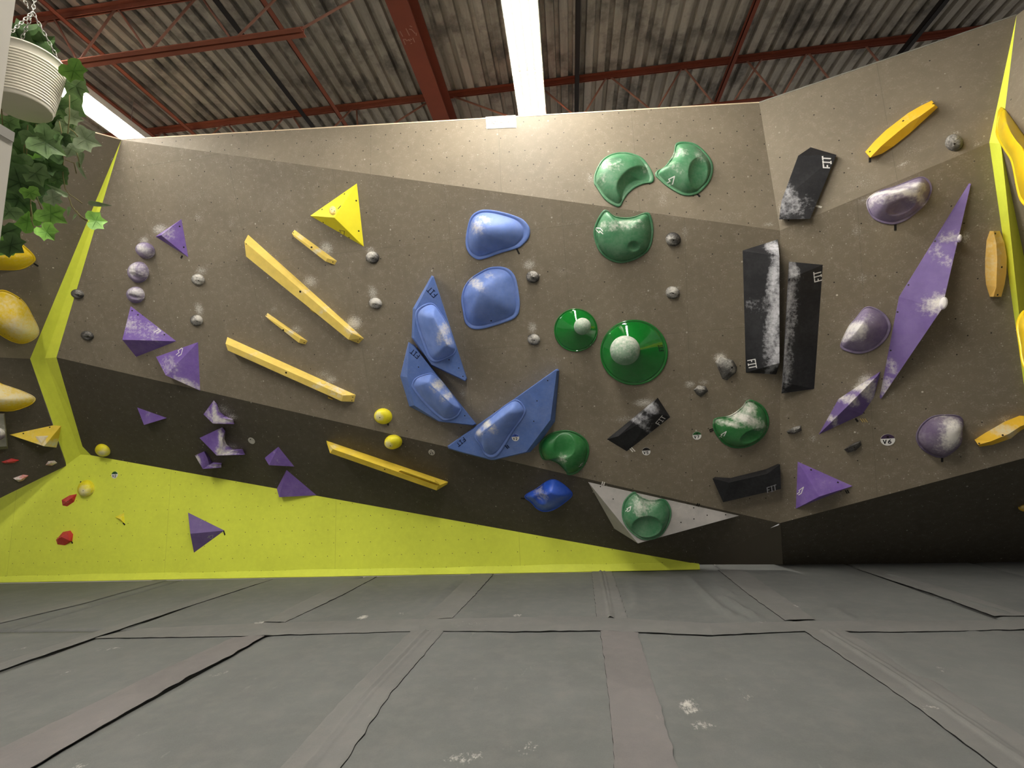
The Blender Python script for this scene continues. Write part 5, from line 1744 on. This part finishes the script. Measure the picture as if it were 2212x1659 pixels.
tape('left black tape mark under the right purple pyramid', RIGHT, (1826, 1059), (1830, 1066), w=.012)
tape('right black tape mark under the right purple pyramid', RIGHT, (1830, 1058), (1834, 1065), w=.012)
tape('black tape mark under the pale yellow ball hold', MID, (837, 912), (839, 919))
tape('black tape mark right of the two-lobed yellow ball on the bend', UNDER, (865, 957), (872, 959), w=.01)

# the paper sign on the top edge
sp = TOP.off(.004)
sq = [(1049, 252.5), (1114, 248.5), (1115.5, 275), (1051, 278)]
vs = [sp.hit(p) for p in sq]
bk_ = [v - TOP.n * .0035 for v in vs]
sign = mk('paper_sign', vs + bk_, [(3, 2, 1, 0), (0, 1, 5, 4), (1, 2, 6, 5), (2, 3, 7, 6), (3, 0, 4, 7), (4, 5, 6, 7)], 'paper')
tag(sign, 'white paper sign reading PROG. ROCK on the top edge of the wall', 'sign')
decal('lettering', sign, text('PRQG. ROCK', (1055.6, 269.3), (5.35, -.17), (0, -7.6), 1.0), .0042, 'inkbrown', .0015, surf=sp)
ty = [sp.hit(p, .001) for p in ((1050, 256.5), (1050, 259), (1064, 256), (1064, 254.5))]
mk('tape', ty, [(0, 1, 2, 3)], 'paperyel', sign)
for q in (((1049.5, 274), (1052, 280), (1053.5, 275)), ((1110, 274), (1116, 276.5), (1115, 271))):
    mk('tape', [sp.hit(p, .0012) for p in q], [(0, 1, 2)], 'tapewhite', sign)

# chalk scrawl on the beam's underside
bp = Plane(V((0, 0, zbm)), V((1, 0, zbm)), V((0, 1, zbm)))
Z4 = 22.12
sc = lambda L: [(840 + x / Z4, 40 + y / Z4) for x, y in L]
decal('chalk_writing', beam, [sc([(535, 610), (660, 850)]), sc([(820, 480), (980, 800)]), sc([(980, 500), (1080, 520), (1180, 620), (1240, 700)]), sc([(1010, 350), (1100, 390)]), sc([(1300, 690), (1310, 800)]),
                              sc([(690, 1000), (785, 1240)]), sc([(690, 990), (790, 990), (860, 1060)]), sc([(900, 1040), (950, 1000), (1020, 1070)]), sc([(1020, 980), (1090, 1000)]), sc([(1150, 930), (1230, 1120)]), sc([(1050, 1190), (1090, 1180)])],
      .010, 'chalkmark', .002, 'pale chalk scrawl', surf=bp)
#@@PART4

# ------------------------------------------------------------------ white wall end and board at the left edge, hanging ivy
xb_ = -1.02
pf = atX((20, 100), xb_ - .10)           # far right edge of the column
cx1, cy1 = pf.x, pf.y
a = Acc()
a.add(*box_pts(V((cx1 - .2, cy1 - .3, 2.9)), V((.2, 0, 0)), V((0, .3, 0)), V((0, 0, 3.5))))
col = a.build('column', 'post', origin=(cx1 - .2, cy1 - .3, -.3))
tag(col, 'white painted column at the left edge beside the hanging pot', 'column')
cb = atX((30.3, 287), xb_)
a = Acc()
a.add(*box_pts(V((xb_ - .02, cb.y - .4, cb.z - .55)), V((.02, 0, 0)), V((0, .4, 0)), V((0, 0, .55))))
bd = a.build('board', 'post')
tag(bd, 'white board with a grey top band at the left edge under the hanging pot', 'board')
a = Acc()
k1 = atX((27, 307), xb_).z
a.add(*box_pts(V((xb_ + .001, cb.y - .4, (cb.z + k1) / 2)), V((.001, 0, 0)), V((0, .4, 0)), V((0, 0, (cb.z - k1) / 2))))
a.build('header_band', 'postgrey', bd)

PC = V((-2.217, 1.691, 2.885))
RB, RT, HP = .0999, .13, .2267
hp = empty('hanging_planter', PC)
tag(hp, 'ribbed cream hanging pot of trailing ivy on chains', 'hanging plant')


def lathe(prof, c, seg=72):
    vs, fs = [], []
    for (r, z) in prof:
        for i in range(seg):
            t = 2 * math.pi * i / seg
            vs.append(c + V((r * math.cos(t), r * math.sin(t), z)))
    for k in range(len(prof) - 1):
        for i in range(seg):
            fs.append((k * seg + i, k * seg + (i + 1) % seg, (k + 1) * seg + (i + 1) % seg, (k + 1) * seg + i))
    return vs, fs


prof = [(RB * .97, 0.0), (RB, .004)]
nr = 15
for i in range(nr * 6 + 1):
    t = i / (nr * 6)
    z = .014 + t * (HP * .84 - .014)
    r = RB + (RT - RB) * z / HP + .0016 * (math.sin(2 * math.pi * t * nr - 1.57))
    prof.append((r, z))
prof += [(RT * .985, HP * .88), (RT * .995, HP * .965), (RT * 1.012, HP * .97), (RT * 1.012, HP), (RT * .97, HP), (RT * .95, HP * .9), (RT * .9, HP * .6)]
v_, f_ = lathe(prof, PC)
poto = mk('pot', v_, f_, 'pot', hp, True)
v_, f_ = lathe([(0.0001, .0), (RB * .5, .0), (RB * .975, .0)], PC)
mk('pot_base', v_, [f[::-1] for f in f_], 'potbase', poto, False)
v_, f_ = lathe([(0.0001, HP * .9), (RT * .95, HP * .88)], PC)
mk('soil', v_, f_, 'soil', poto, False)
# where the three chains meet: on the pot's axis, low above the rim
apex = atD((71, 26), (PC - EYE).length * 1.06)


def chain_pts(a_, b_):
    acc = Acc()
    d = b_ - a_
    n = max(2, int(d.length / .017))
    u = d.normalized()
    s1 = u.orthogonal().normalized()
    s2 = u.cross(s1)
    for i in range(n):
        c = a_ + d * ((i + .5) / n)
        w = s1 if i % 2 else s2
        P_ = [c + u * (.012 * math.sin(t)) + w * (.0055 * math.cos(t)) for t in [2 * math.pi * k / 10 for k in range(11)]]
        acc.tube(P_, .0015, 5)
    return acc


for k in range(3):
    t = math.radians(48) + k * 2 * math.pi / 3
    p = PC + V((RT * 1.0 * math.cos(t), RT * 1.0 * math.sin(t), HP * .95))
    chain_pts(p, apex).build('chain', 'chain', hp, True)
hook = V((apex.x, apex.y, 4.6))
chain_pts(apex, hook).build('chain', 'chain', hp, True)
chain_pts(apex + V((-.01, -.01, .01)), V((apex.x - .22, apex.y - .14, apex.z + .5))).build('chain', 'chain', hp, True)
Acc().tube([hook, V((hook.x, hook.y, ZD))], .004, 6).build('hanger_rod', 'chain', hp, True)

IVY = [(1.0, 0), (.76, 13), (.66, 24), (.70, 36), (.84, 46), (.66, 62), (.60, 78), (.66, 92), (.70, 108), (.60, 132), (.46, 156), (.2, 178)]


def ivy_leaf(acc, vein, c, size, rot, tilt, side, kind='ivy', fold=.25):
    """a lobed leaf with a folded midrib, in a plane roughly facing the viewer"""
    fw = (EYE - c).normalized()
    rt_ = fw.cross(V((0, 0, 1))).normalized() * -1
    up = rt_.cross(fw) * -1
    up = fw.cross(rt_)
    if up.z < 0:
        up = -up
    a_ = math.radians(rot)
    ax = rt_ * math.cos(a_) + up * math.sin(a_)      # towards the tip
    ay = fw.cross(ax)
    # lean the leaf
    q1 = Matrix.Rotation(math.radians(tilt), 3, ay)
    q2 = Matrix.Rotation(math.radians(side), 3, ax)
    ax, ay, nz = q1 @ ax, q2 @ (q1 @ ay), q2 @ (q1 @ fw)
    b0 = len(acc.v)
    base = c - ax * size * .35
    acc.v.append(base)
    vein.append(1)
    acc.v.append(base + ax * size * .45 - nz * size * .02)
    vein.append(1)
    prof_ = IVY if kind == 'ivy' else [(1.0, 0), (.62, 7), (.4, 16), (.25, 28), (.14, 60), (.06, 120)]
    outs = [(r, d) for r, d in prof_] + [(r, -d) for r, d in prof_[::-1] if d > 0]
    k0 = len(acc.v)
    for r, d in outs:
        t = math.radians(d)
        x, y = r * math.cos(t), r * math.sin(t)
        p = base + ax * size * (.35 + x * .75) + ay * size * y * .85 + nz * size * (fold * abs(y) * .5 - .12 * x * x)
        if kind == 'ivy':
            p = base + ax * size * (.28 + x * .72) + ay * size * y * .8 + nz * size * (fold * abs(y) * .5 - .12 * x * x)
        acc.v.append(p)
        vein.append(.15)
    m = len(outs)
    for i in range(m):
        acc.f.append((b0 + 1, k0 + i, k0 + (i + 1) % m))
    if kind == 'ivy':
        # raised dark veins from the stalk to the lobes
        for d in (0, 46, -46, 108, -108):
            r = dict((q, rr) for rr, q in prof_)[abs(d)] * .86
            t = math.radians(d)
            lobe = base + ax * size * (.28 + r * math.cos(t) * .72) + ay * size * r * math.sin(t) * .8 + nz * size * (fold * abs(r * math.sin(t)) * .5 - .12 * (r * math.cos(t)) ** 2)
            st = base + ax * size * .40 + nz * size * .0
            up2 = nz * .0022
            dv = (lobe - st).normalized()
            sd = dv.cross(nz).normalized() * size * .011
            q0 = len(acc.v)
            md = (st + lobe) / 2
            acc.v += [st + up2 + sd, st + up2 - sd, md + up2 * 1.6 - sd * .8, lobe + up2, md + up2 * 1.6 + sd * .8]
            vein.extend([1.6] * 5)
            acc.f.append((q0, q0 + 1, q0 + 2, q0 + 3, q0 + 4))
    # thin second face gives the blade its thickness
    return


LEAVES = {
    'leafdark': [(40, 278, 48, -100), (66, 274, 40, -60), (95, 280, 44, 20), (120, 262, 40, -80), (110, 327, 46, 200), (104, 347, 54, -15), (50, 367, 56, -110), (46, 392, 70, -130), (112, 375, 62, 160), (92, 410, 54, -30), (44, 430, 60, 200), (10, 500, 50, -80), (20, 527, 48, -30), (70, 86, 60, 80), (44, 90, 46, 120), (96, 98, 40, 60), (22, 92, 36, 130), (80, 96, 46, 40), (128, 226, 40, -95), (135, 300, 30, -60), (4, 520, 44, -100)],
    'leafmid': [(17, 262, 34, -70), (95, 305, 62, -20), (140, 226, 64, -70), (50, 328, 58, -100), (34, 345, 50, -100), (72, 300, 40, -80), (163, 184, 44, -65), (75, 372, 44, -60), (30, 372, 60, -110), (130, 305, 44, -100), (20, 455, 40, -110), (124, 385, 34, -80)],
    'leafbright': [(156, 150, 44, -35), (107, 460, 50, -25), (62, 481, 40, 150), (98, 499, 40, -40), (204, 477, 40, 15), (106, 311, 34, -40), (76, 347, 40, -60), (64, 415, 30, -60), (12, 532, 40, 200)],
    'leafpale': [(155, 252, 30, 0), (140, 284, 36, -110), (182, 300, 46, -5), (144, 306, 32, -60), (155, 318, 38, -100), (112, 426, 32, -20), (132, 275, 28, -120), (148, 270, 30, -70)],
}
random.seed(5)
dp = (PC - EYE).length
for mname, L_ in LEAVES.items():
    acc, vein = Acc(), []
    for (x, y, s_, rot) in L_:
        d = dp * (1 + random.uniform(-.03, .03))
        if y < 100:
            d = dp * 1.075
        elif y < 285 and x < 150:
            d = dp * 1.06
        c = atD((x, y), d)
        ivy_leaf(acc, vein, c, s_ * d / F * .74, rot, random.uniform(-25, 25), random.uniform(-30, 30))
    if mname == 'leafpale':
        for (x, y, s_, rot) in [(145, 424, 40, 155), (192, 438, 42, 5), (178, 330, 34, -95), (168, 350, 30, -70), (172, 362, 26, -60), (150, 447, 22, -95), (164, 463, 16, -110)]:
            ivy_leaf(acc, vein, atD((x, y), dp), s_ * dp / F, rot, 10, 20, 'narrow')
    lf = acc.build('foliage', mname, hp, False, attrs={'vein': vein})
STEMS = [[(60, 270), (58, 300), (57, 350), (62, 390), (66, 430), (66, 468)], [(58, 292), (52, 318), (52, 345)], [(62, 290), (68, 312), (78, 325)], [(128, 262), (136, 300), (137, 345), (136, 380), (141, 408), (150, 420), (165, 430), (178, 440)],
         [(148, 424), (155, 445), (163, 456), (176, 468), (190, 478)], [(165, 455), (172, 468), (186, 477)], [(150, 278), (160, 285), (172, 300)], [(78, 420), (84, 437), (90, 452)], [(66, 468), (72, 488), (86, 493)], [(66, 440), (70, 470), (68, 480)], [(78, 268), (79, 290)], [(85, 268), (84, 280)], [(140, 345), (160, 352), (165, 375)], [(166, 330), (170, 345), (172, 362)], [(3, 235), (6, 275)], [(150, 205), (150, 250), (146, 290), (138, 330)]]
acc = Acc()
for st in STEMS:
    acc.tube([atD(p, dp) for p in st], .0022, 5)
acc.build('stem', 'stem', hp, True)
